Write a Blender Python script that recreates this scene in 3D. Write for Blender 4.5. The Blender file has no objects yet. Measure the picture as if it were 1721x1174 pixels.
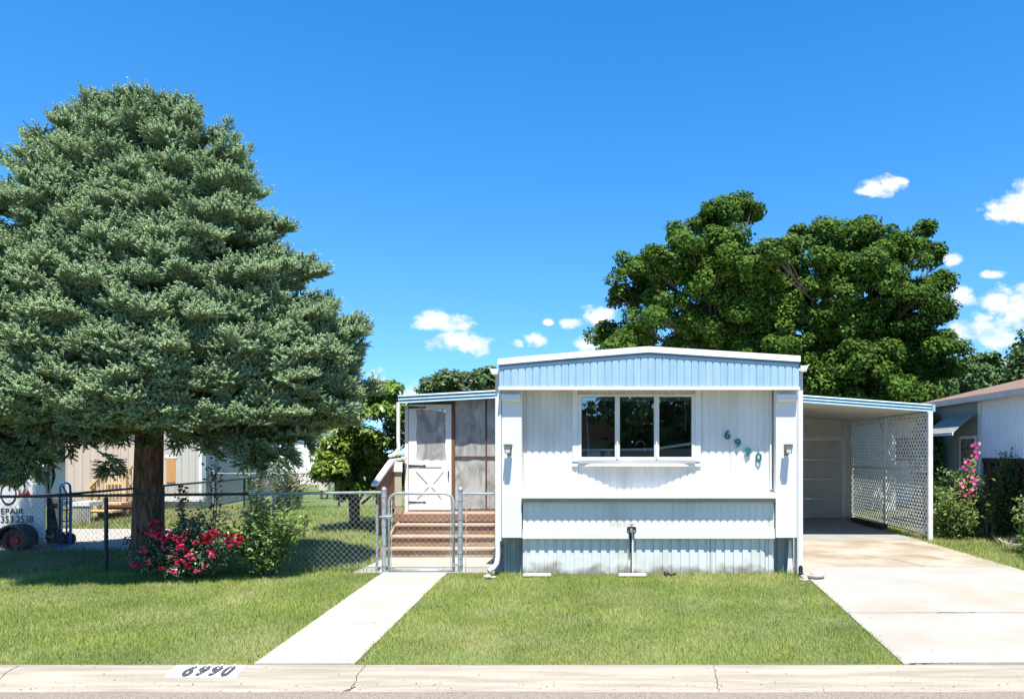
import bpy, bmesh, math, random
import numpy as np
from mathutils import Vector, Matrix

# ------------------------------------------------------------ camera, sky, sun
sc = bpy.context.scene
C = bpy.data.collections.new("scene"); sc.collection.children.link(C)
CX, CY, F, EYE = 1037.0, 760.0, 1250.0, 1.77
cam = bpy.data.cameras.new("camera"); co = bpy.data.objects.new("camera", cam)
sc.collection.objects.link(co); sc.camera = co
co.location = (0, 0, EYE); co.rotation_euler = (math.radians(90), 0, 0)
cam.sensor_width = 36; cam.lens = 36 * F / 1721
cam.shift_x = -(CX - 860.5) / 1721; cam.shift_y = (CY - 587) / 1721
cam.clip_end = 3000; cam.clip_start = 0.05

SUNV = Vector((0.08, -0.38, 1.0)).normalized()          # towards the sun
sun = bpy.data.lights.new("sun", 'SUN'); so = bpy.data.objects.new("sun", sun)
sc.collection.objects.link(so); sun.energy = 5.0; sun.angle = math.radians(0.5)
sun.color = (1.0, 0.95, 0.86)
so.rotation_euler = SUNV.to_track_quat('Z', 'Y').to_euler()
sc.view_settings.view_transform = 'Standard'; sc.view_settings.look = 'None'
sc.view_settings.gamma = 1; sc.view_settings.exposure = 1.02
sc.cycles.max_bounces = 8; sc.cycles.transparent_max_bounces = 16

def build_world():
    w = bpy.data.worlds.new("World"); sc.world = w; w.use_nodes = True
    nt = w.node_tree; N = nt.nodes; L = nt.links; N.clear()
    out = N.new('ShaderNodeOutputWorld'); bg = N.new('ShaderNodeBackground')
    sky = N.new('ShaderNodeTexSky'); sky.sky_type = 'NISHITA'; sky.sun_disc = False
    sky.sun_elevation = math.asin(SUNV.z); sky.sun_rotation = math.atan2(SUNV.x, SUNV.y)
    sky.air_density = 1.0; sky.dust_density = 0.25; sky.ozone_density = 3.0; sky.altitude = 800
    bg.inputs[1].default_value = 0.112
    L.new(bg.outputs[0], out.inputs[0])
    def M(op, a, b=None, c=None):
        n = N.new('ShaderNodeMath'); n.operation = op
        for i, v in enumerate((a, b, c)):
            if v is None: continue
            if isinstance(v, (int, float)): n.inputs[i].default_value = v
            else: L.new(v, n.inputs[i])
        return n.outputs[0]
    tc = N.new('ShaderNodeTexCoord'); sp = N.new('ShaderNodeSeparateXYZ'); L.new(tc.outputs['Generated'], sp.inputs[0])
    ys = M('MAXIMUM', sp.outputs[1], 0.02)
    u = M('DIVIDE', sp.outputs[0], ys); v = M('DIVIDE', sp.outputs[2], ys)
    cmb = N.new('ShaderNodeCombineXYZ'); L.new(u, cmb.inputs[0]); L.new(M('MULTIPLY', v, 1.5), cmb.inputs[1])
    n1 = N.new('ShaderNodeTexNoise'); n1.inputs['Scale'].default_value = 26; n1.inputs['Detail'].default_value = 8
    n1.inputs['Roughness'].default_value = 0.62; L.new(cmb.outputs[0], n1.inputs['Vector'])
    # clouds low over the far side: (direction u, direction v, half width, half height, strength)
    cl = [(742,540,52,17),(768,575,64,17),(735,580,30,10),(795,580,34,18),(922,541,9,6),(964,541,22,12),(1004,528,34,17),
          (898,572,20,11),(868,576,14,8),(992,576,26,16),(1484,313,44,17),(1455,320,24,8),(1512,305,18,7),(1700,345,48,30),(1735,330,40,34),
          (1675,362,22,10),(1602,438,17,10),(1672,461,26,7),(1612,500,34,22),(1690,502,54,24),(1735,505,60,28),
          (1668,560,62,36),(1640,572,50,16),(1720,545,50,30),(1700,612,34,22),(1730,625,40,34),(705,668,40,26),(636,668,26,34)]
    acc = None
    for (px, py, a, b) in cl:
        a = a * 1.1; b = b * 1.12
        du = M('MULTIPLY', M('SUBTRACT', u, (px - CX) / F), F / a)
        dv = M('MULTIPLY', M('SUBTRACT', v, (CY - py) / F), F / b)
        d = M('ADD', M('MULTIPLY', du, du), M('MULTIPLY', dv, dv))
        m = M('SUBTRACT', 1.0, d)
        acc = m if acc is None else M('MAXIMUM', acc, m)
    acc = M('MAXIMUM', acc, -2.0)
    val = M('ADD', acc, M('MULTIPLY', M('SUBTRACT', n1.outputs[0], 0.552), 4.9))
    mr = N.new('ShaderNodeMapRange'); mr.interpolation_type = 'SMOOTHSTEP'; L.new(val, mr.inputs[0])
    mr.inputs[1].default_value = -0.35; mr.inputs[2].default_value = 0.95
    fac = M('MULTIPLY', mr.outputs[0], M('GREATER_THAN', sp.outputs[1], 0.03))
    # cloud thickness gives faintly blue-grey thin parts
    n2 = N.new('ShaderNodeTexNoise'); n2.inputs['Scale'].default_value = 14; n2.inputs['Detail'].default_value = 4
    L.new(cmb.outputs[0], n2.inputs['Vector'])
    cr = N.new('ShaderNodeValToRGB'); L.new(n2.outputs[0], cr.inputs[0])
    cr.color_ramp.elements[0].position = 0.36; cr.color_ramp.elements[0].color = (3.9, 4.4, 5.3, 1)
    cr.color_ramp.elements[1].position = 0.56; cr.color_ramp.elements[1].color = (5.2, 5.3, 5.4, 1)
    zz = M('ADD', M('MULTIPLY', sp.outputs[2], 0.75), 0.09)
    cv_ = N.new('ShaderNodeCombineXYZ'); L.new(sp.outputs[0], cv_.inputs[0]); L.new(sp.outputs[1], cv_.inputs[1]); L.new(zz, cv_.inputs[2])
    nv = N.new('ShaderNodeVectorMath'); nv.operation = 'NORMALIZE'; L.new(cv_.outputs[0], nv.inputs[0]); L.new(nv.outputs[0], sky.inputs[0])
    hs = N.new('ShaderNodeHueSaturation'); hs.inputs['Saturation'].default_value = 1.36; hs.inputs['Value'].default_value = 1.14
    L.new(sky.outputs[0], hs.inputs['Color'])
    mx = N.new('ShaderNodeMix'); mx.data_type = 'RGBA'; L.new(fac, mx.inputs[0]); L.new(hs.outputs[0], mx.inputs[6]); L.new(cr.outputs[0], mx.inputs[7])
    L.new(mx.outputs[2], bg.inputs[0])
build_world()

# ------------------------------------------------------------ helpers
def P(px, py, D):                                       # a point D metres ahead, measured off the survey photo
    return ((px - CX) * D / F, D, EYE - (py - CY) * D / F)
def X(px, D): return (px - CX) * D / F
def Z(py, D): return EYE - (py - CY) * D / F

def sstep(t): t = np.clip(t, 0, 1); return t * t * (3 - 2 * t)
def G(x, y):                                            # height of the ground
    x = np.asarray(x, float); y = np.asarray(y, float)
    front = -0.23 + 0.23 * np.clip((y - 7.0) / 3.7, 0, 1)
    rise = 0.035 * np.clip(y - 11.0, 0, 14.0) * sstep((-4.3 - x) / 1.2)
    return front + rise
def g(x, y): return float(G(x, y))

ORG = {}
def setp(o, label=None, cat=None, group=None, kind=None):
    if label: o['label'] = label
    if cat: o['category'] = cat
    if group: o['group'] = group
    if kind: o['kind'] = kind
    return o
def thing(name, loc, label, cat, group=None):
    o = bpy.data.objects.new(name, None); C.objects.link(o); o.location = loc; o.empty_display_size = 0.2
    ORG[o.name] = Vector(loc); return setp(o, label, cat, group)
def link_mesh(name, me, mat, parent=None, origin=None, smooth=False):
    if origin is None: origin = ORG[parent.name] if parent else Vector((0, 0, 0))
    origin = Vector(origin)
    if origin.length > 0: me.transform(Matrix.Translation(-origin))
    o = bpy.data.objects.new(name, me); C.objects.link(o)
    if isinstance(mat, (list, tuple)):
        for m in mat: me.materials.append(m)
    elif mat: me.materials.append(mat)
    if parent: o.parent = parent; ORG[o.name] = ORG[parent.name]
    else: o.location = origin; ORG[o.name] = origin
    if smooth: me.polygons.foreach_set('use_smooth', np.ones(len(me.polygons), bool))
    me.update(); return o
def arr_mesh(name, V, Fc, attr=None):
    V = np.ascontiguousarray(V, np.float32); Fc = np.ascontiguousarray(Fc, np.int32)
    k = Fc.shape[1]; me = bpy.data.meshes.new(name)
    me.vertices.add(len(V)); me.vertices.foreach_set('co', V.ravel())
    me.loops.add(Fc.size); me.loops.foreach_set('vertex_index', Fc.ravel())
    me.polygons.add(len(Fc)); me.polygons.foreach_set('loop_start', np.arange(0, Fc.size, k, dtype=np.int32))
    me.polygons.foreach_set('loop_total', np.full(len(Fc), k, np.int32))
    if attr is not None:
        a = me.attributes.new('tint', 'FLOAT', 'POINT'); a.data.foreach_set('value', np.ascontiguousarray(attr, np.float32))
    me.update(calc_edges=True); me.validate(); return me

class MB:
    def __init__(s): s.v = []; s.f = []; s.m = []; s.cm = 0
    def add(s, vs, fs):
        b = len(s.v); s.v += [tuple(v) for v in vs]; s.f += [tuple(b + i for i in f) for f in fs]; s.m += [s.cm] * len(fs); return s
    def box(s, x0, x1, y0, y1, z0, z1):
        return s.add([(x0,y0,z0),(x1,y0,z0),(x1,y1,z0),(x0,y1,z0),(x0,y0,z1),(x1,y0,z1),(x1,y1,z1),(x0,y1,z1)],
                     [(3,2,1,0),(4,5,6,7),(0,1,5,4),(1,2,6,5),(2,3,7,6),(3,0,4,7)])
    def bar(s, a, b, w, h, up=(0, 0, 1)):               # rectangular bar from a to b
        a = Vector(a); b = Vector(b); d = (b - a).normalized(); u = Vector(up)
        sd = d.cross(u)
        if sd.length < 1e-5: sd = d.cross(Vector((0, 1, 0)))
        sd.normalize(); u = sd.cross(d).normalized(); sd *= w / 2; u *= h / 2
        vs = [a - sd - u, a + sd - u, a + sd + u, a - sd + u, b - sd - u, b + sd - u, b + sd + u, b - sd + u]
        return s.add(vs, [(0,1,2,3),(7,6,5,4),(0,4,5,1),(1,5,6,2),(2,6,7,3),(3,7,4,0)])
    def tube(s, pts, r, n=8, caps=True):
        pts = [Vector(p) for p in pts]; rs = r if isinstance(r, (list, tuple)) else [r] * len(pts)
        ref = Vector((0, 0, 1)); prev = None; b = len(s.v); vs = []
        for i, p in enumerate(pts):
            d = (pts[min(i + 1, len(pts) - 1)] - pts[max(i - 1, 0)])
            d = d.normalized() if d.length > 1e-9 else Vector((0, 0, 1))
            if prev is None:
                a = d.cross(ref); a = a.normalized() if a.length > 0.05 else d.cross(Vector((0, 1, 0))).normalized()
            else:
                a = (prev - d * prev.dot(d)); a = a.normalized() if a.length > 1e-6 else d.cross(Vector((1, 0, 0.3))).normalized()
            prev = a; c = d.cross(a)
            for k in range(n):
                t = 2 * math.pi * k / n; vs.append(p + (a * math.cos(t) + c * math.sin(t)) * rs[i])
        fs = []
        for i in range(len(pts) - 1):
            for k in range(n):
                fs.append((i*n+k, i*n+(k+1) % n, (i+1)*n+(k+1) % n, (i+1)*n+k))
        if caps: fs.append(tuple(range(n))[::-1]); fs.append(tuple((len(pts)-1)*n+k for k in range(n)))
        return s.add(vs, fs)
    def prism(s, poly, fn0, fn1):                       # poly of 2d points, fn maps (a,b)->3d for both ends
        n = len(poly); vs = [fn0(*p) for p in poly] + [fn1(*p) for p in poly]
        fs = [tuple(range(n))[::-1], tuple(range(n, 2 * n))] + [(i, (i+1) % n, n+(i+1) % n, n+i) for i in range(n)]
        return s.add(vs, fs)
    def lathe(s, prof, c, axis='Z', n=20):              # prof: (radius, height)
        c = Vector(c); vs = []
        for (r, h) in prof:
            for k in range(n):
                t = 2 * math.pi * k / n; p = (r*math.cos(t), r*math.sin(t), h)
                if axis == 'Y': p = (p[0], p[2], p[1])
                if axis == 'X': p = (p[2], p[0], p[1])
                vs.append(c + Vector(p))
        fs = [(i*n+k, i*n+(k+1) % n, (i+1)*n+(k+1) % n, (i+1)*n+k) for i in range(len(prof)-1) for k in range(n)]
        return s.add(vs, fs)
    def build(s, name, mat, parent=None, origin=None, smooth=False, bevel=0):
        me = bpy.data.meshes.new(name); me.from_pydata([tuple(v) for v in s.v], [], s.f)
        if any(s.m): me.polygons.foreach_set('material_index', s.m)
        bm = bmesh.new(); bm.from_mesh(me); bmesh.ops.recalc_face_normals(bm, faces=bm.faces); bm.to_mesh(me); bm.free()
        o = link_mesh(name, me, mat, parent, origin, smooth)
        if bevel:
            md = o.modifiers.new('bevel', 'BEVEL'); md.width = bevel; md.segments = 2; md.limit_method = 'ANGLE'
        return o

def text_part(body, name, mat, parent, width, height, mapf, thick=0.006, bold=0.0, res=4):
    cu = bpy.data.curves.new('t', 'FONT'); cu.body = body; cu.size = 1; cu.offset = bold; cu.extrude = 0.5; cu.resolution_u = res
    t = bpy.data.objects.new('t', cu); sc.collection.objects.link(t)
    bpy.context.view_layer.update()
    me = bpy.data.meshes.new_from_object(t.evaluated_get(bpy.context.evaluated_depsgraph_get()))
    bpy.data.objects.remove(t)
    vs = np.array([v.co[:] for v in me.vertices]); lo = vs.min(0); hi = vs.max(0)
    for v in me.vertices:
        a = (v.co.x - lo[0]) / (hi[0]-lo[0]) * width; b = (v.co.y - lo[1]) / (hi[1]-lo[1]) * height
        v.co = mapf(a, b, thick if v.co.z > 0 else 0.0)
    me.materials.clear()
    return link_mesh(name, me, mat, parent)

# ------------------------------------------------------------ materials
def mat(name, col, col2=None, rough=0.7, scale=3.0, detail=6, lo=0.35, hi=0.65, bump=0.0, bscale=None, metal=0.0, spec=0.4,
        stretch=None, col3=None, scale3=1.0, lo3=0.5, hi3=0.7):
    m = bpy.data.materials.new(name); m.use_nodes = True; nt = m.node_tree; N = nt.nodes; L = nt.links
    b = N['Principled BSDF']; b.inputs['Roughness'].default_value = rough; b.inputs['Metallic'].default_value = metal
    b.inputs['Specular IOR Level'].default_value = spec
    col2 = col2 or tuple(c * 0.86 for c in col)
    tc = N.new('ShaderNodeTexCoord'); src = tc.outputs['Object']
    if stretch:
        mp = N.new('ShaderNodeMapping'); mp.inputs['Scale'].default_value = stretch; L.new(src, mp.inputs[0]); ssrc = mp.outputs[0]
    else: ssrc = src
    n = N.new('ShaderNodeTexNoise'); n.inputs['Scale'].default_value = scale; n.inputs['Detail'].default_value = detail
    L.new(ssrc, n.inputs['Vector'])
    r = N.new('ShaderNodeValToRGB'); L.new(n.outputs[0], r.inputs[0])
    r.color_ramp.elements[0].position = lo; r.color_ramp.elements[0].color = (*col2, 1)
    r.color_ramp.elements[1].position = hi; r.color_ramp.elements[1].color = (*col, 1)
    out = r.outputs[0]
    if col3:
        n3 = N.new('ShaderNodeTexNoise'); n3.inputs['Scale'].default_value = scale3; n3.inputs['Detail'].default_value = 5; L.new(src, n3.inputs['Vector'])
        r3 = N.new('ShaderNodeMapRange'); r3.inputs[1].default_value = lo3; r3.inputs[2].default_value = hi3; L.new(n3.outputs[0], r3.inputs[0])
        mx = N.new('ShaderNodeMix'); mx.data_type = 'RGBA'; L.new(r3.outputs[0], mx.inputs[0]); L.new(out, mx.inputs[6]); mx.inputs[7].default_value = (*col3, 1)
        out = mx.outputs[2]
    L.new(out, b.inputs['Base Color'])
    if bump:
        n2 = N.new('ShaderNodeTexNoise'); n2.inputs['Scale'].default_value = bscale or scale * 4; n2.inputs['Detail'].default_value = 6
        L.new(ssrc, n2.inputs['Vector']); bp = N.new('ShaderNodeBump'); bp.inputs['Strength'].default_value = bump; bp.inputs['Distance'].default_value = 0.02
        L.new(n2.outputs[0], bp.inputs['Height']); L.new(bp.outputs[0], b.inputs['Normal'])
    return m

def leafmat(name, c1, c2, trans=0.25, rough=0.5, spec=0.3, patch=0.0, c3=None, pscale=1.5):
    m = bpy.data.materials.new(name); m.use_nodes = True; nt = m.node_tree; N = nt.nodes; L = nt.links
    b = N['Principled BSDF']; b.inputs['Roughness'].default_value = rough; b.inputs['Specular IOR Level'].default_value = spec
    at = N.new('ShaderNodeAttribute'); at.attribute_name = 'tint'
    r = N.new('ShaderNodeValToRGB'); L.new(at.outputs['Fac'], r.inputs[0])
    r.color_ramp.elements[0].color = (*c1, 1); r.color_ramp.elements[1].color = (*c2, 1)
    out = r.outputs[0]
    if c3:
        tc = N.new('ShaderNodeTexCoord'); n = N.new('ShaderNodeTexNoise'); n.inputs['Scale'].default_value = pscale; n.inputs['Detail'].default_value = 4
        L.new(tc.outputs['Object'], n.inputs['Vector']); mr = N.new('ShaderNodeMapRange'); mr.inputs[1].default_value = 0.45; mr.inputs[2].default_value = 0.7
        mr.inputs[4].default_value = patch; L.new(n.outputs[0], mr.inputs[0])
        mx = N.new('ShaderNodeMix'); mx.data_type = 'RGBA'; L.new(mr.outputs[0], mx.inputs[0]); L.new(out, mx.inputs[6]); mx.inputs[7].default_value = (*c3, 1); out = mx.outputs[2]
    L.new(out, b.inputs['Base Color'])
    if trans:
        t = N.new('ShaderNodeBsdfTranslucent'); L.new(out, t.inputs[0]); mx = N.new('ShaderNodeMixShader'); mx.inputs[0].default_value = trans
        L.new(b.outputs[0], mx.inputs[1]); L.new(t.outputs[0], mx.inputs[2]); L.new(mx.outputs[0], N['Material Output'].inputs[0])
    return m

white = mat('white_painted_metal', (.70,.69,.66), (.64,.63,.59), rough=.45, scale=1.6, lo=.3, hi=.6, bump=.12, bscale=2.5)
whited = mat('weathered_white_siding', (.68,.67,.63), (.53,.515,.46), rough=.5, scale=2.2, lo=.28, hi=.5, stretch=(1,1,.35), bump=.15, bscale=3)
skirtm = mat('pale_green_white_skirting', (.62,.64,.62), (.53,.53,.46), rough=.5, scale=2.5, lo=.3, hi=.5, stretch=(1,1,.6), bump=.1, bscale=3)
def splash(m, z0, z1, col):                              # mud splashed up the foot of the sheets
    nt = m.node_tree; N = nt.nodes; L = nt.links; b = N['Principled BSDF']; src = b.inputs['Base Color'].links[0].from_socket
    ge = N.new('ShaderNodeNewGeometry'); sp = N.new('ShaderNodeSeparateXYZ'); L.new(ge.outputs['Position'], sp.inputs[0])
    n = N.new('ShaderNodeTexNoise'); n.inputs['Scale'].default_value = 4; n.inputs['Detail'].default_value = 8; L.new(ge.outputs['Position'], n.inputs['Vector'])
    a = N.new('ShaderNodeMath'); a.operation = 'MULTIPLY_ADD'; L.new(n.outputs[0], a.inputs[0]); a.inputs[1].default_value = -.5; L.new(sp.outputs[2], a.inputs[2])
    mr = N.new('ShaderNodeMapRange'); L.new(a.outputs[0], mr.inputs[0]); mr.inputs[1].default_value = z0-.25; mr.inputs[2].default_value = z1-.25; mr.inputs[3].default_value = .8; mr.inputs[4].default_value = 0
    mx = N.new('ShaderNodeMix'); mx.data_type = 'RGBA'; L.new(mr.outputs[0], mx.inputs[0]); L.new(src, mx.inputs[6]); mx.inputs[7].default_value = (*col, 1); L.new(mx.outputs[2], b.inputs['Base Color'])
splash(skirtm, .04, .16, (.20,.16,.115))
skirtg = mat('shaded_green_skirting', (.28,.34,.33), (.23,.28,.27), rough=.55, scale=3)  # darker copy of the skirting, shade under columns and ledge put into its colour
bluem = mat('pale_blue_metal', (.34,.49,.57), (.28,.43,.52), rough=.4, scale=2.5, stretch=(4,1,.6))
blued = mat('slate_blue_trim', (.13,.22,.30), (.10,.18,.25), rough=.45)
dark = mat('black_iron', (.02,.02,.022), rough=.5)
galv = mat('galvanised_steel', (.50,.54,.55), (.34,.38,.39), rough=.38, scale=14, metal=.55)
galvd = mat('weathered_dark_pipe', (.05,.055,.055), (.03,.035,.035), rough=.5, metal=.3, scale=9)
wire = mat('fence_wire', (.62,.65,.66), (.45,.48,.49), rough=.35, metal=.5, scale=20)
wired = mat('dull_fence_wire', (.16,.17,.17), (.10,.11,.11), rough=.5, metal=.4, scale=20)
conc = mat('pale_concrete', (.60,.58,.53), (.52,.50,.45), rough=.85, scale=2.2, detail=9, bump=.25, bscale=60, col3=(.46,.43,.38), scale3=.9, lo3=.56, hi3=.78)
teal = mat('teal_painted_numeral', (.02,.15,.17), (.015,.12,.14), rough=.35)
glassm = bpy.data.materials.new('window_glass'); glassm.use_nodes = True
def _glass(m, tint=(.8,.85,.85), refl=.16):
    nt = m.node_tree; N = nt.nodes; L = nt.links; N.remove(N['Principled BSDF'])
    gl = N.new('ShaderNodeBsdfGlossy'); gl.inputs['Roughness'].default_value = 0.01; gl.inputs[0].default_value = (.9,.95,1,1)
    tr = N.new('ShaderNodeBsdfTransparent'); tr.inputs[0].default_value = (*tint, 1)
    fr = N.new('ShaderNodeFresnel'); fr.inputs[0].default_value = 1.5
    ad = N.new('ShaderNodeMath'); ad.operation = 'ADD'; L.new(fr.outputs[0], ad.inputs[0]); ad.inputs[1].default_value = refl
    mx = N.new('ShaderNodeMixShader'); L.new(ad.outputs[0], mx.inputs[0]); L.new(tr.outputs[0], mx.inputs[1]); L.new(gl.outputs[0], mx.inputs[2])
    L.new(mx.outputs[0], N['Material Output'].inputs[0])
_glass(glassm)

# ------------------------------------------------------------ ground, kerb, drive, walk
def sheet(name, xs, ys, zf, mt, kind='structure'):
    xx, yy = np.meshgrid(xs, ys); zz = zf(xx, yy); nx = len(xs); ny = len(ys)
    V = np.stack([xx.ravel(), yy.ravel(), zz.ravel()], 1)
    i, j = np.meshgrid(np.arange(nx - 1), np.arange(ny - 1)); a = (j * nx + i).ravel()
    me = arr_mesh(name, V, np.stack([a, a + 1, a + nx + 1, a + nx], 1))
    o = link_mesh(name, me, mt); o['kind'] = kind; return o

soil = mat('lawn_soil_and_thatch', (.13,.17,.05), (.09,.12,.035), rough=.95, scale=1.2, bump=.5, bscale=40, col3=(.22,.20,.09), scale3=.5, lo3=.5, hi3=.72)
def ground_z(x, y):
    z = G(x, y); return np.where(y < 7.0, -0.45, z)
xs = np.unique(np.concatenate([np.linspace(-400,-40,8), np.linspace(-40,-16,10), np.linspace(-16,12,57), np.linspace(12,40,10), np.linspace(40,400,8)]))
ys = np.unique(np.concatenate([[6.999], np.linspace(7.0,28,64), np.linspace(28,60,8), np.linspace(60,500,8)]))
sheet('ground', xs, ys[1:], G, soil)

def roadmat():
    m = mat('chip_seal_road', (.34,.28,.23), (.14,.115,.095), rough=.9, scale=140, detail=2, lo=.42, hi=.56, bump=.6, bscale=140, col3=(.10,.09,.08), scale3=55, lo3=.62, hi3=.66)
    return m
sheet('road', np.linspace(-60,60,31), np.linspace(-3.6,6.578,8), lambda x, y: -0.352 + 0*x, roadmat())
def kerbmat():
    return mat('speckled_kerb_concrete', (.36,.32,.26), (.25,.22,.17), rough=.9, scale=3, detail=10, stretch=(.35,6,1), bump=.35, bscale=50,
               col3=(.13,.11,.085), scale3=95, lo3=.63, hi3=.70)
kerbm = kerbmat()
m = MB()
prof = [(7.005,-.46),(7.005,-.228),(6.97,-.227),(6.86,-.250),(6.76,-.292),(6.68,-.328),(6.60,-.346),(6.585,-.350),(6.58,-.46)]
m.prism(prof, lambda a, b: (-30, a, b), lambda a, b: (30, a, b))
kerb = m.build('kerb', kerbm); kerb['kind'] = 'structure'
def kz(y):
    for (a, za), (b, zb) in zip(prof[1:-1], prof[2:]):
        if b <= y <= a: return zb + (za - zb) * (y - b) / (a - b + 1e-9)
    return -.3
far_kerb = MB().box(-60,60,-3.9,-3.6,-.5,-.2).build('far_kerb', kerbm); far_kerb['kind'] = 'structure'
sheet('far_ground', np.linspace(-120,120,13), np.linspace(-120,-3.9,9), lambda x, y: -0.22 + 0*x, soil)
rnd = random.Random(5)
crackm = mat('crack_dirt', (.06,.05,.04), rough=1)
def crack(pts, w, zf, mb, n=14, jit=.012):
    P_ = []
    for (a, b) in zip(pts[:-1], pts[1:]):
        for i in range(n):
            t = i / n; P_.append((a[0]+(b[0]-a[0])*t + rnd.uniform(-jit,jit), a[1]+(b[1]-a[1])*t + rnd.uniform(-jit,jit)))
    P_.append(pts[-1]); vs = []; fs = []
    for i, (x, y) in enumerate(P_):
        q = P_[min(i+1, len(P_)-1)]; r = P_[max(i-1, 0)]; dx, dy = q[0]-r[0], q[1]-r[1]; l = math.hypot(dx, dy) or 1
        ww = w * rnd.uniform(.35, 1.1) / 2
        for sgn in (-1, 1):
            xx, yy = x - dy/l*ww*sgn, y + dx/l*ww*sgn; vs.append((xx, yy, zf(xx, yy) + .003))
        if i: k = 2*i; fs.append((k-2, k-1, k+1, k))
    mb.add(vs, fs)
m = MB()
for x in (-5.62, -2.36, .91, 4.18): 
    crack([(x, 7.0), (x+rnd.uniform(-.03,.03), 6.59)], .008, lambda a, b: kz(b), m)
crack([(-2.36,6.66),(-2.42,6.59)], .03, lambda a, b: kz(b), m)
o = m.build('kerb_joints', crackm); o['kind'] = 'structure'

walkm = mat('sidewalk_concrete', (.38,.36,.31), (.33,.31,.26), rough=.85, scale=1.6, detail=8, bump=.2, bscale=70, col3=(.34,.305,.24), scale3=1.1, lo3=.58, hi3=.8)
def slab(name, x0, x1, y0, y1, dz, mt, cell=.25, th=.12):
    xs = np.linspace(x0, x1, max(2, int((x1-x0)/cell)+1)); ys_ = np.linspace(y0, y1, max(2, int((y1-y0)/cell)+1))
    m = MB(); nx, ny = len(xs), len(ys_)
    for y in ys_:
        for x in xs: m.v.append((x, y, g(x, y) + dz))
    for j in range(ny-1):
        for i in range(nx-1): a = j*nx+i; m.f.append((a, a+1, a+nx+1, a+nx)); m.m.append(0)
    per = [i for i in range(nx)] + [j*nx+nx-1 for j in range(1, ny)] + [(ny-1)*nx+i for i in range(nx-2, -1, -1)] + [j*nx for j in range(ny-2, 0, -1)]
    b = len(m.v)
    for p in per: x, y, z = m.v[p]; m.v.append((x, y, z - th))
    n = len(per)
    for k in range(n): m.f.append((per[k], b+k, b+(k+1) % n, per[(k+1) % n])); m.m.append(0)
    o = m.build(name, mt); o['kind'] = 'structure'; return o
slab('sidewalk', -3.42, -2.47, 7.008, 8.30, .018, walkm); slab('sidewalk', -3.42, -2.47, 8.31, 9.62, .019, walkm); slab('sidewalk', -3.42, -2.47, 9.63, 10.86, .018, walkm)
slab('patio', -3.85, -1.72, 10.87, 12.42, .022, walkm)
drivem = mat('driveway_concrete', (.35,.335,.295), (.30,.285,.25), rough=.85, scale=1.3, detail=9, bump=.2, bscale=70, col3=(.31,.26,.20), scale3=.8, lo3=.5, hi3=.72)
driveo = mat('stained_old_driveway_concrete', (.36,.32,.255), (.28,.235,.17), rough=.9, scale=1.4, detail=9, lo=.36, hi=.6, bump=.3, bscale=50, col3=(.235,.165,.105), scale3=1.0, lo3=.52, hi3=.70)
slab('driveway', 2.70, 6.06, 7.008, 8.72, .015, drivem); slab('driveway', 2.70, 6.06, 8.735, 11.42, .016, drivem)
slab('driveway', 2.66, 6.10, 11.435, 14.9, .012, driveo); slab('driveway', 2.66, 6.12, 14.912, 20.2, .013, mat('garage_slab_concrete', (.28,.275,.255), rough=.85, scale=2))
m = MB(); zf = lambda a, b: g(a, b) + .014
crack([(3.0,11.43),(6.1,11.43)], .02, zf, m, 40, .004); crack([(4.1,12.9),(4.55,12.2),(4.75,11.5)], .016, zf, m)
crack([(3.3,13.2),(4.1,13.35)], .012, zf, m); crack([(3.3,8.727),(4.5,8.727),(6.0,8.727)], .012, zf, m, 30, .002)
crack([(3.75,8.73),(4.2,8.73)], .03, zf, m, 14, .008); crack([(2.75,7.01),(3.3,7.02),(6,7.015)], .018, zf, m, 30, .004)
o = m.build('driveway_cracks', crackm); o['kind'] = 'structure'
# neighbour's gravel drive on the far left
gravel = mat('pale_gravel', (.48,.45,.40), (.30,.28,.24), rough=.95, scale=60, detail=3, bump=.5, bscale=60)
slab('gravel_drive', -30, -8.55, 12.9, 15.6, .012, gravel, cell=.5)
# ------------------------------------------------------------ the mobile home
def ribs(mb, x0, x1, z0, z1, y, period, depth, kind='round', ph=0.0, n=8, zf=None):
    """vertical ribbed metal sheet facing -y; zf(x) gives a sloping top"""
    xs = []
    k0 = math.floor((x0 - ph) / period); k1 = math.ceil((x1 - ph) / period)
    for k in range(k0, k1 + 1):
        b = ph + k * period
        if kind == 'round':
            for i in range(n): t = i / n; xs.append((b + t*period, -depth * math.sqrt(max(0, math.sin(math.pi * t)))))
        elif kind == 'board':
            w = .012
            xs += [(b, 0), (b + w*.5, -depth), (b + period - w*.5, -depth)]
        elif kind == 'skirt':
            xs += [(b, 0), (b + .004, -depth), (b + period*.64, -depth), (b + period*.66, -depth*.25), (b + period*.97, -depth*.25)]
        elif kind == 'wave':
            for i in range(n): t = i / n; xs.append((b + t*period, -depth * (.5 - .5*math.cos(2*math.pi*t))))
    xs = [p for p in xs if x0 < p[0] < x1]; xs = [(x0, 0)] + xs + [(x1, 0)]
    vs = []; fs = []
    for i, (x, d) in enumerate(xs):
        vs += [(x, y + d, z0), (x, y + d, zf(x) if zf else z1)]
        if i: k = 2*i; fs.append((k-2, k, k+1, k-1))
    mb.add(vs, fs); return mb

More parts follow.
